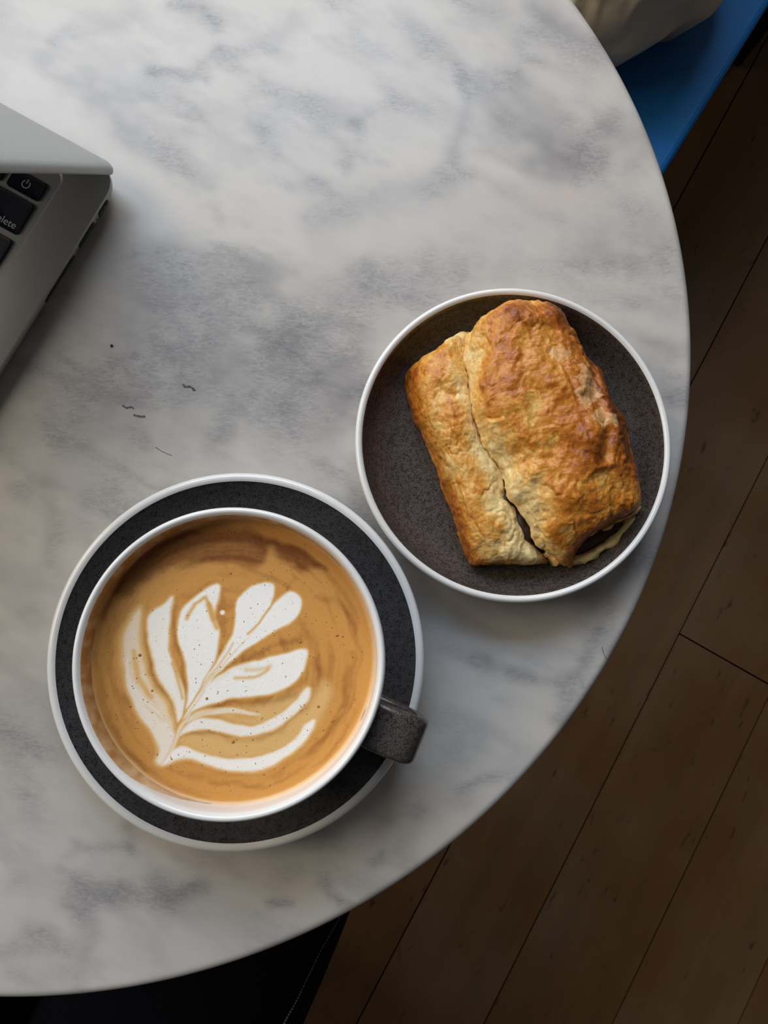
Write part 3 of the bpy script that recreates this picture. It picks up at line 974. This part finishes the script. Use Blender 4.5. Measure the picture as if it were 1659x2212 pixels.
# creases: a long one right of the middle, one across below the middle
for pts, w, dep in (([(1100, 300), (1130, 460), (1110, 620), (1170, 780), (1150, 900)], 26, .0024), ([(740, 875), (820, 845), (900, 860), (980, 838), (1060, 880)], 24, .0009), ([(730, 940), (820, 900), (920, 900)], 22, .0012),
                    ([(880, 130), (905, 220), (960, 300)], 14, .0018), ([(860, 1010), (890, 1120), (900, 1220)], 18, .0018), ([(1210, 620), (1260, 760), (1280, 900)], 18, .0014)):
    d = line_d(G[..., 0] + 6 * b2, G[..., 1] + 6 * b1, z3(pts))
    P2[..., 2] -= dep * np.exp(-(d / (w / 2.212)) ** 2)
P2[..., 2] = np.maximum(P2[..., 2], T + PB)
me, m = closed_shell('rolled_crust', P2)
zx, zy = (G[..., 0] - 750) * 2.212, (G[..., 1] - 600) * 2.212
t = 0.60 + 0.34 * b1 + 0.26 * b2 - 0.10 * stp
t += 0.26 * sstep(.62, .95, U) - 0.42 * sstep(.16, .03, U) * sstep(.05, .15, V) - 0.10 * sstep(.35, .15, U)
t += 0.26 * sstep(.93, 1.0, V) * sstep(.10, .3, U) - 0.30 * sstep(.07, .015, V) + 0.20 * sstep(.96, 1, V) * sstep(.2, .0, U)
t += 0.18 * np.exp(-((zx - 790) / 160) ** 2 - ((zy - 210) / 90) ** 2) + 0.12 * np.exp(-((zx - 1180) / 110) ** 2 - ((zy - 520) / 160) ** 2)
t += 0.25 * np.exp(-((zx - 955) / 60) ** 2 - ((zy - 225) / 60) ** 2)
t += 0.16 * np.exp(-((zx - 1280) / 70) ** 2 - ((zy - 850) / 220) ** 2)
t -= 0.40 * np.exp(-((zx - 830) / 70) ** 2 - ((zy - 1060) / 140) ** 2) + 0.12 * np.exp(-((zx - 720) / 140) ** 2 - ((zy - 640) / 160) ** 2)
t += 0.20 * fbm(P * 420, 3, 91) + 0.10 * fbm(P * 1100, 2, 92)
C = bake_ramp(t)
# patches where the glossy top skin has flaked off
fl = np.maximum(np.exp(-((zx - 1080) / 60) ** 2 - ((zy - 560) / 95) ** 2), np.maximum(np.exp(-((zx - 1150) / 75) ** 2 - ((zy - 730) / 55) ** 2), .8 * np.exp(-((zx - 960) / 60) ** 2 - ((zy - 430) / 40) ** 2)))
fm = sstep(0.02, 0.08, fl - 0.48 + 0.75 * fbm(np.stack([zx / 38, zy / 38, 0 * zx], -1), 4, 83))
C = C + (np.array(srgb(222, 172, 116)) - C) * (0.75 * fm)[..., None]
paint(me, np.vstack([C.reshape(-1, 3), np.tile(PALE, (m, 1))]))
link('rolled_crust', me, M['crust'], pastry)

# ---- sealed flap on the left
fl_left = [(290, 450), (298, 500), (310, 560), (332, 660), (370, 770), (410, 850), (445, 960), (480, 1050), (520, 1170), (560, 1290), (592, 1372)]
fl_right = [(615, 262), (588, 400), (598, 530), (618, 640), (640, 760), (678, 850), (724, 925), (738, 990), (746, 1070), (793, 1130), (840, 1195), (877, 1275), (955, 1350)]
fl_top = [(290, 450), (345, 400), (430, 345), (500, 290), (555, 270), (615, 262)]
fl_bot = [(592, 1372), (740, 1368), (860, 1362), (955, 1350)]
P, U, V, G, prof = inflate(fl_left, fl_right, fl_top, fl_bot, .010, .012, lambda U, V: 0.0165 + 0.004 * np.sin(np.pi * V) + 0.002 * (1 - V), 150, 420, 2.6, 10, ztop=.006)
P2, b1, b2, rg, stp = crust(P, G, AX, 301, big=.0014, mid=.0005, small=.00022)
P2[..., 2] = np.maximum(P2[..., 2], T + PB)
me, m = closed_shell('sealed_flap', P2)
zx, zy = (G[..., 0] - 750) * 2.212, (G[..., 1] - 600) * 2.212
t = 0.36 + 0.32 * b1 + 0.24 * b2 - 0.10 * stp + 0.28 * sstep(.16, .03, U) - 0.30 * sstep(.45, .75, U)
t += 0.40 * np.exp(-((zx - 320) / 40) ** 2 - ((zy - 450) / 60) ** 2) + 0.2 * sstep(.97, 1, V) - 0.15 * sstep(.5, .8, V) * sstep(.1, .3, U)
t += 0.20 * fbm(P * 420, 3, 93) + 0.10 * fbm(P * 1100, 2, 94)
C = bake_ramp(t)
paint(me, np.vstack([C.reshape(-1, 3), np.tile(PALE, (m, 1))]))
link('sealed_flap', me, M['crust'], pastry)

# ---- pale inner layers showing at the open lower end
def layer(name, left, right, top, bot, zl, zr, h, seed, tbase, nu=90, nv=70, zb=PB, pu=4, pv=4):
    P, U, V, G, prof = inflate(left, right, top, bot, zl, zr, h, nu, nv, pu, pv, zbase=zb)
    P2, b1, b2, rg, stp = crust(P, G, AX, seed, big=.0008, mid=.0007, small=.0003)
    P2[..., 2] = np.maximum(P2[..., 2], T + zb)
    me, m = closed_shell(name, P2)
    C = bake_ramp(tbase + .16 * b1 + .16 * b2)
    paint(me, np.vstack([C.reshape(-1, 3), np.tile(CREAM, (m, 1))]))
    return link(name, me, M['crust'], pastry)


layer('inner_layer', [(990, 1345), (1015, 1365), (1045, 1380)], [(1372, 1100), (1388, 1120), (1378, 1160)], [(990, 1345), (1100, 1312), (1190, 1280), (1245, 1235), (1310, 1170), (1372, 1100)],
      [(1045, 1380), (1130, 1374), (1180, 1345), (1215, 1305), (1275, 1288), (1325, 1205), (1378, 1160)], .011, .011, 0.0090, 501, .10, pu=5, pv=2.4)
layer('inner_layer', [(940, 1320), (980, 1350), (1000, 1375)], [(1330, 1040), (1392, 1085), (1392, 1122)], [(940, 1320), (1100, 1200), (1330, 1040)],
      [(1000, 1375), (1046, 1328), (1096, 1284), (1146, 1242), (1200, 1209), (1275, 1174), (1345, 1148), (1392, 1122)], .017, .018, 0.0035, 521, .16, zb=0.0150)

M['filling'] = simple('dark_filling', srgb(62, 36, 20), 0.6, noise=0.35, scale=300, bump=0.6, bscale=350)


def lump(name, pts, z, rad, seed):
    c = catmull([tuple(W(*q, z)) for q in z3(pts)], 40)
    s = np.linspace(0, 1, 40)
    me = tube_mesh(name, c, rad * np.sqrt(np.clip(1 - (2 * s - 1) ** 6, .02, 1)), 20)
    v = np.array([x.co[:] for x in me.vertices])
    d = fbm(v * 350, 3, seed)
    for k, x in enumerate(me.vertices):
        x.co.z += d[k] * 0.0012
    return link(name, me, M['filling'], pastry)


lump('filling', [(700, 970), (745, 1060), (790, 1130), (845, 1200), (870, 1260)], .0185, .0034, 5)
lump('filling', [(1060, 1310), (1120, 1275), (1190, 1238), (1250, 1200), (1310, 1160)], .0110, .0042, 6)

# ---- thin flakes curling off the seam
for k, (zx_, zy_, z_, ang, ln) in enumerate(((590, 715, .024, 70, .0055), (625, 800, .024, 75, .004), (700, 940, .0235, 20, .0060), (640, 900, .023, 30, .006), (735, 1095, .0225, 15, .0065), (860, 1300, .017, 80, .005), (1250, 1190, .021, 30, .006))):
    p = W(*z3([(zx_, zy_)])[0], z_)
    n_ = 9
    a_ = math.radians(ang)
    rows = []
    for i in range(n_):
        s = (i / (n_ - 1) - .5) * ln
        wd = .0011 * math.sqrt(max(.05, 1 - (2 * i / (n_ - 1) - 1) ** 2))
        row = []
        for j in (-1, 0, 1):
            x_, y_ = s * math.cos(a_) - j * wd * math.sin(a_), s * math.sin(a_) + j * wd * math.cos(a_)
            row.append((p.x + x_ + random.uniform(-1, 1) * .0002, p.y + y_ + random.uniform(-1, 1) * .0002, p.z + .0010 * math.cos(s / ln * 4) - .0004 * abs(j)))
        rows.append(row)
    me = grid_mesh('flake', np.array(rows))
    paint(me, np.tile(PALE, (len(me.vertices), 1)))
    o = link('flake', me, M['crust'], pastry)
    md = o.modifiers.new('thickness', 'SOLIDIFY'); md.thickness = .00025

# ================================================================== LAPTOP
LB = math.radians(61.6)
bk = np.array([math.cos(LB), math.sin(LB)])             # towards the hinge
rt = np.array([math.sin(LB), -math.cos(LB)])            # towards the right side
LO = rt * -0.1787 + bk * 0.1215                         # rear right corner on the table
laptop = empty('laptop', (LO[0], LO[1], T), LB - math.pi / 2)
tag(laptop, 'half-closed silver laptop with black keys at the left edge of the marble table', 'laptop')
LW, LD = 0.325, 0.227


def topz(y):                                            # wedge: thinner towards the front
    return 0.0125 + (y) * (0.0125 - 0.0058) / LD


def lring(w, h, r, cx, cy, zf, n=8):
    q = rrect(w, h, r, n) + np.array([cx, cy])
    return [(x, y, zf(y)) for x, y in q]


cx, cy = -LW / 2, -LD / 2
WX0, WX1, WY0, WY1 = -0.3045, -0.0205, -0.124, -0.0125   # keyboard well
wcx, wcy, ww, wh = (WX0 + WX1) / 2, (WY0 + WY1) / 2, WX1 - WX0, WY1 - WY0
rings = [lring(LW - .030, LD - .030, .010, cx, cy, lambda y: 0.0014),
         lring(LW - .010, LD - .010, .011, cx, cy, lambda y: 0.0014 + 0.12 * (topz(y) - .0014)),
         lring(LW - .0024, LD - .0024, .0115, cx, cy, lambda y: 0.0014 + 0.34 * (topz(y) - .0014)),
         lring(LW - .0004, LD - .0004, .012, cx, cy, lambda y: 0.0014 + 0.62 * (topz(y) - .0014)),
         lring(LW, LD, .012, cx, cy, lambda y: topz(y) - .0008),
         lring(LW - .0004, LD - .0004, .012, cx, cy, lambda y: topz(y) - .0002),
         lring(LW - .0012, LD - .0012, .0118, cx, cy, topz),
         lring(ww + .0008, wh + .0008, .0062, wcx, wcy, topz),
         lring(ww, wh, .0058, wcx, wcy, lambda y: topz(y) - .0003),
         lring(ww - .0016, wh - .0016, .0052, wcx, wcy, lambda y: topz(y) - .0010)]
me = rings_mesh('base', rings)
o = link('base', me, M['alu'], laptop, smooth=True, local=True)
md = o.modifiers.new('crisp', 'EDGE_SPLIT'); md.split_angle = math.radians(28)
# rubber feet
for fx, fy in ((-.03, -.03), (-.03, -.197), (-.295, -.03), (-.295, -.197)):
    link('rubber_foot', lathe('rubber_foot', [(0, 0), (.007, 0), (.008, .0008), (.008, .0022), (0, .0022)], (fx, fy, 0), 24), M['port'], laptop, local=True, smooth=False)


def key_mesh(w, h):
    R0 = lambda a, b, r, z: [(x, y, z) for x, y in rrect(a, b, r, 4)]
    return rings_mesh('key', [R0(w, h, .0016, 0), R0(w, h, .0016, .0010), R0(w - .0005, h - .0005, .0014, .0014), R0(w - .0022, h - .0022, .0010, .00125)], cap0=False)


kcache = {}
slope = math.atan((0.0125 - 0.0058) / LD)


def key(xr, yc, w, h):
    """key with its right side at xr and its centre line at yc"""
    kk = (round(w, 4), round(h, 4))
    if kk not in kcache:
        kcache[kk] = key_mesh(w, h)
    o = link('key', kcache[kk], M['key'], laptop, local=True)
    if 'EDGE_SPLIT' not in [m_.type for m_ in o.modifiers]:
        md = o.modifiers.new('crisp', 'EDGE_SPLIT'); md.split_angle = math.radians(25)
    o.location = (xr - w / 2, yc, topz(yc) - .0010)
    o.rotation_euler = (slope, 0, 0)
    return o


XR = -0.0252
KW, KP = .0160, .0191
YF, YN, YQ, YA, YZ, YS = -.0258, -.0403, -.0594, -.0785, -.0976, -.1155
x = XR
k_power = key(x, YF, .0164, .0090)
for i in range(13):
    x -= .01945
    key(x, YF, .0164, .0090)
k_del = key(XR, YN, .0265, KW)
x = XR - .0265 - .0031
for i in range(13):
    key(x, YN, KW, KW); x -= KP
x = XR
for i in range(13):
    key(x, YQ, KW, KW); x -= KP
key(x, YQ, .0265, KW)
key(XR, YA, .0315, KW)
x = XR - .0315 - .0031
for i in range(11):
    key(x, YA, KW, KW); x -= KP
key(x, YA, .0315, KW)
key(XR, YZ, .0410, KW)
x = XR - .0410 - .0031
for i in range(10):
    key(x, YZ, KW, KW); x -= KP
key(x, YZ, .0415, KW)
x = XR
for w_ in (.0164, .0164, .0164, .0160, .0200, .0970, .0200, .0160, .0160, .0160):
    key(x, YS, w_, .0145); x -= w_ + .0031


def text_mesh(s, size):
    c = bpy.data.curves.new('legend', 'FONT')
    c.body = s
    c.size = size
    c.align_x = 'RIGHT'
    c.extrude = 0.00003
    o = bpy.data.objects.new('legend_tmp', c)
    COL.objects.link(o)
    dg = bpy.context.evaluated_depsgraph_get()
    me = bpy.data.meshes.new_from_object(o.evaluated_get(dg))
    bpy.data.objects.remove(o, do_unlink=True)
    me.materials.clear()
    return me


o = link('legend', text_mesh('delete', .0048), M['legend'], k_del, smooth=False, local=True)
o.location = (.0265 / 2 - .0019, -.0062, .00135)
# power symbol
bm = bmesh.new()
n_ = 28
prev = None
for i in range(n_ + 1):
    a_ = math.radians(128 + 284 * i / n_)
    pr = [bm.verts.new((r * math.cos(a_), r * math.sin(a_), z)) for r, z in ((.0016, 0), (.0020, 0), (.0020, .00006), (.0016, .00006))]
    if prev:
        for j in range(4):
            bm.faces.new((prev[j], prev[(j + 1) % 4], pr[(j + 1) % 4], pr[j]))
    prev = pr
box_bm(bm, (0, .0014, .00003), (.0004, .0021, .00006))
me = bpy.data.meshes.new('legend')
bm.to_mesh(me); bm.free()
o = link('legend', me, M['legend'], k_power, smooth=False, local=True)
o.location = (0, 0, .00132)


# ports on the right side
def side_x(z, y):
    f = (z - .0014) / (topz(y) - .0014)
    return np.interp(f, [0.0, .12, .34, .62, 1], [-.015, -.005, -.0012, -.0002, 0])


def port(name, y0, y1, f0, f1, mat, r=.0008):
    n = 10
    V, F = [], []
    rows = [f0, (2 * f0 + f1) / 3, (f0 + 2 * f1) / 3, f1]
    G_ = []
    for i in range(n):
        y = y0 + (y1 - y0) * i / (n - 1)
        inset = (r / .0015) * .12 * (1 if i in (0, n - 1) else 0)
        row = []
        for f in rows:
            ff = f + inset * (1 if f == f0 else -1 if f == f1 else 0)
            z = .0014 + ff * (topz(y) - .0014)
            row.append((side_x(z, y) + .00012, y, z))
        G_.append(row)
    me = grid_mesh(name, np.array(G_), flip=True)
    o = link(name, me, mat, laptop, smooth=False, local=True)
    md = o.modifiers.new('depth', 'SOLIDIFY'); md.thickness = .0006; md.offset = 1 if False else 0
    return o


ym = lambda px_, py_: float(np.dot(np.array(W(px_, py_, .008))[:2] - LO, bk))
yt = ym(226, 451.6); yu = ym(191, 509.5); s0 = ym(164.5, 553); s1 = ym(101, 652.5)
port('display_port', yt + .0040, yt - .0040, .26, .80, M['port'])
port('usb_port', yu + .0066, yu - .0066, .24, .80, M['port'])
port('card_slot', s0, s1, .44, .74, M['port'])


def mark(name, y, tris):
    V, F = [], []
    for tri in tris:
        b0 = len(V)
        for (u, v) in tri:
            yy = y + u
            z = .0014 + v * (topz(yy) - .0014)
            V.append((side_x(z, yy) + .00015, yy, z))
        F.append(tuple(range(b0, b0 + len(tri))))
    me = mesh_from(name, V, F)
    o = link(name, me, M['portmark'], laptop, smooth=False, local=True)
    md = o.modifiers.new('depth', 'SOLIDIFY'); md.thickness = .00005


ybolt = (yt - .0040 + yu + .0066) / 2
mark('port_symbol', ybolt, [[(-.0002, .78), (.0006, .55), (0, .53)], [(.0002, .32), (-.0006, .55), (0, .57)]])
yusb = (yu - .0066 + s0) / 2
mark('port_symbol', yusb, [[(-.0012, .55), (.0010, .53), (.0010, .57), (-.0012, .59)], [(.0010, .48), (.0016, .55), (.0010, .62)], [(-.0004, .55), (.0005, .68), (.0007, .66), (-.0001, .54)], [(-.0007, .55), (.0001, .42), (.0003, .44), (-.0004, .57)]])

# lid, folded half shut over the keyboard
ALPHA = math.radians(56.8)
ld = np.array([0, -math.cos(ALPHA), math.sin(ALPHA)])     # from the hinge to the free edge
ln = np.array([0, math.sin(ALPHA), math.cos(ALPHA)])      # outward normal of the lid
hinge = np.array([0, -.0020, .0126])
LL = .2215
rings = []
for (mw, mr, off) in ((.0024, .0072, .0000), (.0004, .0080, .0003), (.0, .0082, .0012), (.0008, .0080, .0026), (.0030, .0074, .0036), (.0080, .0060, .0041), (.02, .004, .0043)):
    q = rrect(LW - mw, LL - mw, mr, 8)
    rings.append([hinge + np.array([cx + x_, 0, 0]) + ld * (LL / 2 - .0012 + y_) + ln * off for x_, y_ in q])
o = link('lid', rings_mesh('lid', rings), M['alu'], laptop, local=True)
q = rrect(LW - .012, LL - .016, .006, 6)
rr_ = [[hinge + np.array([cx + x_, 0, 0]) + ld * (LL / 2 - .001 + y_) + ln * off for x_, y_ in q] for off in (-.0003, .0001)]
link('display', rings_mesh('display', rr_), M['screen'], laptop, local=True, smooth=False)
link('hinge', tube_mesh('hinge', [(-.265, -.0060, .0105), (-.06, -.0060, .0105)], .0036, 16), M['port'], laptop, local=True)

# ================================================================== SPECKS ON THE MARBLE
M['herb'] = simple('dried_herb', srgb(84, 84, 68), 0.8, noise=0.3)
M['speck'] = simple('dark_speck', srgb(26, 22, 20), 0.7)
for (px_, py_, segs_, lab) in ((407, 836, [(-14, -7), (-5, 0), (4, -1), (15, 8)], 'dry green-grey herb flake lying alone above the saucer'),
                               (277, 879, [(-13, -4), (-3, 2), (6, 0), (13, 4)], 'upper of two dark herb flakes between laptop and saucer'),
                               (300, 898, [(-12, -2), (0, 1), (14, 2)], 'lower of two dark herb flakes between laptop and saucer')):
    pts = catmull([tuple(W(px_ + a_, py_ + b_, 0)) for a_, b_ in segs_], 15)
    rg_ = np.random.default_rng(px_)
    wd = np.array([.00005] + list(rg_.uniform(.00012, .00060, 13)) + [.00004])
    tgv = np.gradient(pts, axis=0); tgv /= np.linalg.norm(tgv, axis=1)[:, None]
    sd_ = np.stack([-tgv[:, 1], tgv[:, 0], 0 * wd], -1)
    sh = rg_.normal(0, .00007, 15)[:, None]
    A_, B_ = pts + sd_ * (wd[:, None] + sh), pts - sd_ * (wd[:, None] - sh)
    up_ = lambda q, z: np.stack([q[:, 0], q[:, 1], np.full(len(q), T + z)], -1)
    me = rings_mesh('herb_flake', [np.vstack([up_(A_, .00003), up_(B_[::-1], .00003)]), np.vstack([up_(A_, .00025), up_(B_[::-1], .00025)])])
    tag(link('herb_flake', me, M['herb'], smooth=False), lab, 'crumb', 'herb flakes on the marble')
bm = bmesh.new()
bmesh.ops.create_icosphere(bm, subdivisions=2, radius=.00062)
for v in bm.verts:
    v.co *= 1 + .35 * math.sin(v.co.x * 9000 + v.co.y * 5000)
    v.co.z *= .6
me = bpy.data.meshes.new('crumb'); bm.to_mesh(me); bm.free()
o = link('crumb', me, M['speck'])
p = W(242, 747, 0)
o.location = (p.x, p.y, T + .00034)
tag(o, 'tiny black crumb on the marble just right of the laptop', 'crumb')
for pts, lab in (([(336, 966), (352, 976), (371, 984)], 'short dark hair on the marble above the coffee saucer'), ([(1301, 1396), (1304, 1412), (1314, 1428)], 'fine hair by the right edge of the marble table')):
    c = catmull([tuple(W(a_, b_, .00012)) for a_, b_ in pts], 20)
    tag(link('hair', tube_mesh('hair', c, .00008, 6), M['speck']), lab, 'hair')

# ================================================================== BLUE BENCH WITH A BAG
BE = np.array([.533, .846]); BN = np.array([.846, -.533])
BROT = math.atan2(BE[1], BE[0])


def bpt(r, s):
    return BN * r + BE * s


BS0, BS1, BR0, BR1 = 0.40, 1.17, -0.36, 0.0445
bc = bpt((BR0 + BR1) / 2, (BS0 + BS1) / 2)
bench = empty('bench', (bc[0], bc[1], 0), BROT)
tag(bench, 'bench with a flat blue seat on black supports beside the marble table', 'bench')
L_ = BS1 - BS0; D_ = BR1 - BR0
box('seat', (0, 0, .425), (L_, D_, .05), M['blue'], bench, bev=.006, seg=3, local=True)
for s_ in (BS0 + .10, 1.02 + .075):
    ln_ = .06 if s_ < 1 else .15
    box('support', (s_ - (BS0 + BS1) / 2, -.022 if s_ > 1 else 0, .2), (ln_, D_ + (.044 if s_ > 1 else -.06), .399), M['black'], bench, bev=.006, local=True)

bag_l = [(1130, -330), (1140, -100), (1170, 125)]
bag_r = [(1600, -330), (1585, -120), (1537, 8)]
bag_t = [(1130, -330), (1360, -380), (1600, -330)]
bag_b = [(1170, 125), (1306, 96), (1400, 73), (1475, 42), (1537, 8)]


def unz3(pts):
    return [((x - 750) * 2.212, (y - 600) * 2.212) for x, y in pts]


P, U, V, G, prof = inflate(*[unz3(c) for c in (bag_l, bag_r, bag_t, bag_b)], -.225, -.225, 0.10, 120, 120, 3, 3, zbase=-.235)
n = normals(P)
f1 = fbm(P * 16, 3, 77); f2 = 1 - np.abs(fbm(P * 22 + 4, 3, 78)) * 4
P = P + n * (0.020 * f1 + 0.007 * np.clip(f2, 0, 1) * sstep(.2, .7, prof))[..., None]
P[..., 2] = np.maximum(P[..., 2], T - .236)
nu, nv = P.shape[:2]
loop = [i * nv for i in range(nu)] + [(nu - 1) * nv + j for j in range(1, nv)] + [i * nv + nv - 1 for i in range(nu - 2, -1, -1)] + [j for j in range(nv - 2, 0, -1)]
Vv = P.reshape(-1, 3)
cen = Vv.mean(0)
lo = Vv[loop].copy()
lo[:, :2] = cen[:2] + (lo[:, :2] - cen[:2]) * .80
lo[:, 2] = .4502
k0 = len(Vv); m = len(loop)
me = mesh_from('bag', np.vstack([Vv, lo]), [tuple(x) for x in quads(nu, nv).tolist() + [[loop[k], k0 + k, k0 + (k + 1) % m, loop[(k + 1) % m]] for k in range(m)] + [[k0 + k for k in range(m)]]])
bm = bmesh.new(); bm.from_mesh(me); bmesh.ops.recalc_face_normals(bm, faces=bm.faces); bm.to_mesh(me); bm.free()
tag(link('bag', me, simple('taupe_cloth', srgb(230, 212, 182), 0.8, noise=0.06, scale=30, bump=0.3, bscale=900)), 'crumpled taupe cloth bag lying on the blue bench', 'bag')

# ================================================================== PERSON'S LAP BELOW THE TABLE EDGE
M['denim'] = simple('dark_navy_denim', srgb(7, 10, 19), 0.95, spec=0.12, noise=0.6, scale=900, bump=0.5, bscale=1200)
td = np.array([.432, .902]); tn_ = np.array([.902, -.432])
pe = np.array(W(640, 2212, -.2))[:2]
c0 = pe - tn_ * .080
hipR = c0 - td * .27
kneeR = c0 + td * .15
hipL = hipR - tn_ * .165
kneeL = kneeR - tn_ * .165
zt = .53
sk = [((hipR + hipL) / 2 - td * .04, zt + .01, .135), ((hipR + hipL) / 2 - td * .06, zt + .17, .125),
      (hipR, zt, .098), ((hipR * .5 + kneeR * .5), zt + .002, .088), (c0 + td * .03, zt, .092), (kneeR, zt - .01, .086), (kneeR + td * .02, .28, .058), (kneeR + td * .03, .09, .042), (kneeR + td * .05, .045, .040), (kneeR + td * .19, .032, .030),
      (hipL, zt, .098), ((hipL * .5 + kneeL * .5), zt + .002, .090), (kneeL, zt - .01, .080), (kneeL + td * .02, .28, .058), (kneeL + td * .03, .09, .042), (kneeL + td * .05, .045, .040), (kneeL + td * .19, .032, .030)]
ed = [(0, 1), (0, 2), (2, 3), (3, 4), (4, 5), (5, 6), (6, 7), (7, 8), (8, 9), (0, 10), (10, 11), (11, 12), (12, 13), (13, 14), (14, 15), (15, 16)]
person = empty('person', (float((hipR + hipL)[0] / 2), float((hipR + hipL)[1] / 2), 0))
tag(person, 'lap of a seated person in dark navy denim below the table edge', 'person')
me = bpy.data.meshes.new('trousers')
me.from_pydata([(float(p[0]), float(p[1]), z) for p, z, r in sk], ed, [])
o = link('trousers', me, None, person, smooth=False)
md = o.modifiers.new('skin', 'SKIN')
md.use_smooth_shade = True
for v, (p, z, r) in zip(me.skin_vertices[0].data, sk):
    v.radius = (r, r)
me.skin_vertices[0].data[0].use_root = True
o.modifiers.new('smooth', 'SUBSURF').levels = 2
o.modifiers['smooth'].render_levels = 2
dg = bpy.context.evaluated_depsgraph_get()
me2 = bpy.data.meshes.new_from_object(o.evaluated_get(dg))
o.modifiers.clear()
o.data = me2
me2.name = 'trousers'
me2.materials.clear(); me2.materials.append(M['denim'])
me2.polygons.foreach_set('use_smooth', np.ones(len(me2.polygons), bool))
# pale stitching along the outer seam, laid on the cloth
from mathutils.bvhtree import BVHTree
tm = bpy.data.meshes['trousers']
bvh = BVHTree.FromPolygons([o.matrix_world @ v.co for v in me2.vertices], [tuple(p.vertices) for p in me2.polygons])
bm = bmesh.new()
seam = catmull([(590, 2262), (612, 2212), (640, 2160), (664, 2110), (686, 2065), (702, 2035), (727, 1992), (745, 1955)], 150)
hits = []
for k, (px_, py_) in enumerate(seam):
    d_ = (W(px_ + random.uniform(-1, 1), py_, -.2) - CPOS).normalized()
    h_, n_h, _i, _d = bvh.ray_cast(W(px_, py_, -.06), d_)
    hits.append((h_, n_h))
for k in range(0, len(hits) - 1):
    if k % 3 == 2 or hits[k][0] is None or hits[k + 1][0] is None: continue
    a_, b_ = hits[k][0] + hits[k][1] * .0003, hits[k + 1][0] + hits[k + 1][1] * .0003
    mid, dirv = (a_ + b_) / 2, (b_ - a_)
    mt = Matrix.Translation(mid) @ dirv.to_track_quat('X', 'Z').to_matrix().to_4x4()
    box_bm(bm, (0, 0, 0), (dirv.length * 1.05, random.uniform(.0004, .0010), .0007), M=mt)
me = bpy.data.meshes.new('seam_stitching')
bm.to_mesh(me); bm.free()
so = link('seam_stitching', me, simple('pale_thread', srgb(112, 108, 102), 0.8), person, smooth=False)
tag(so, kind='stuff')
so['label'] = 'pale stitched seam'
# stool under the person
st = empty('stool', (float(((hipR + hipL) / 2)[0]), float(((hipR + hipL) / 2)[1]), 0), math.atan2(td[1], td[0]))
tag(st, 'dark wooden stool under the seated person', 'stool')
M['darkwood'] = simple('dark_stained_wood', srgb(48, 34, 24), 0.5, noise=0.2, scale=20)
box('seat', (-.02, 0, .405), (.36, .38, .035), M['darkwood'], st, bev=.008, local=True)
for a_ in (-1, 1):
    for b_ in (-1, 1):
        box('leg', (-.02 + a_ * .15, b_ * .16, .194), (.035, .035, .388), M['darkwood'], st, bev=.004, local=True)
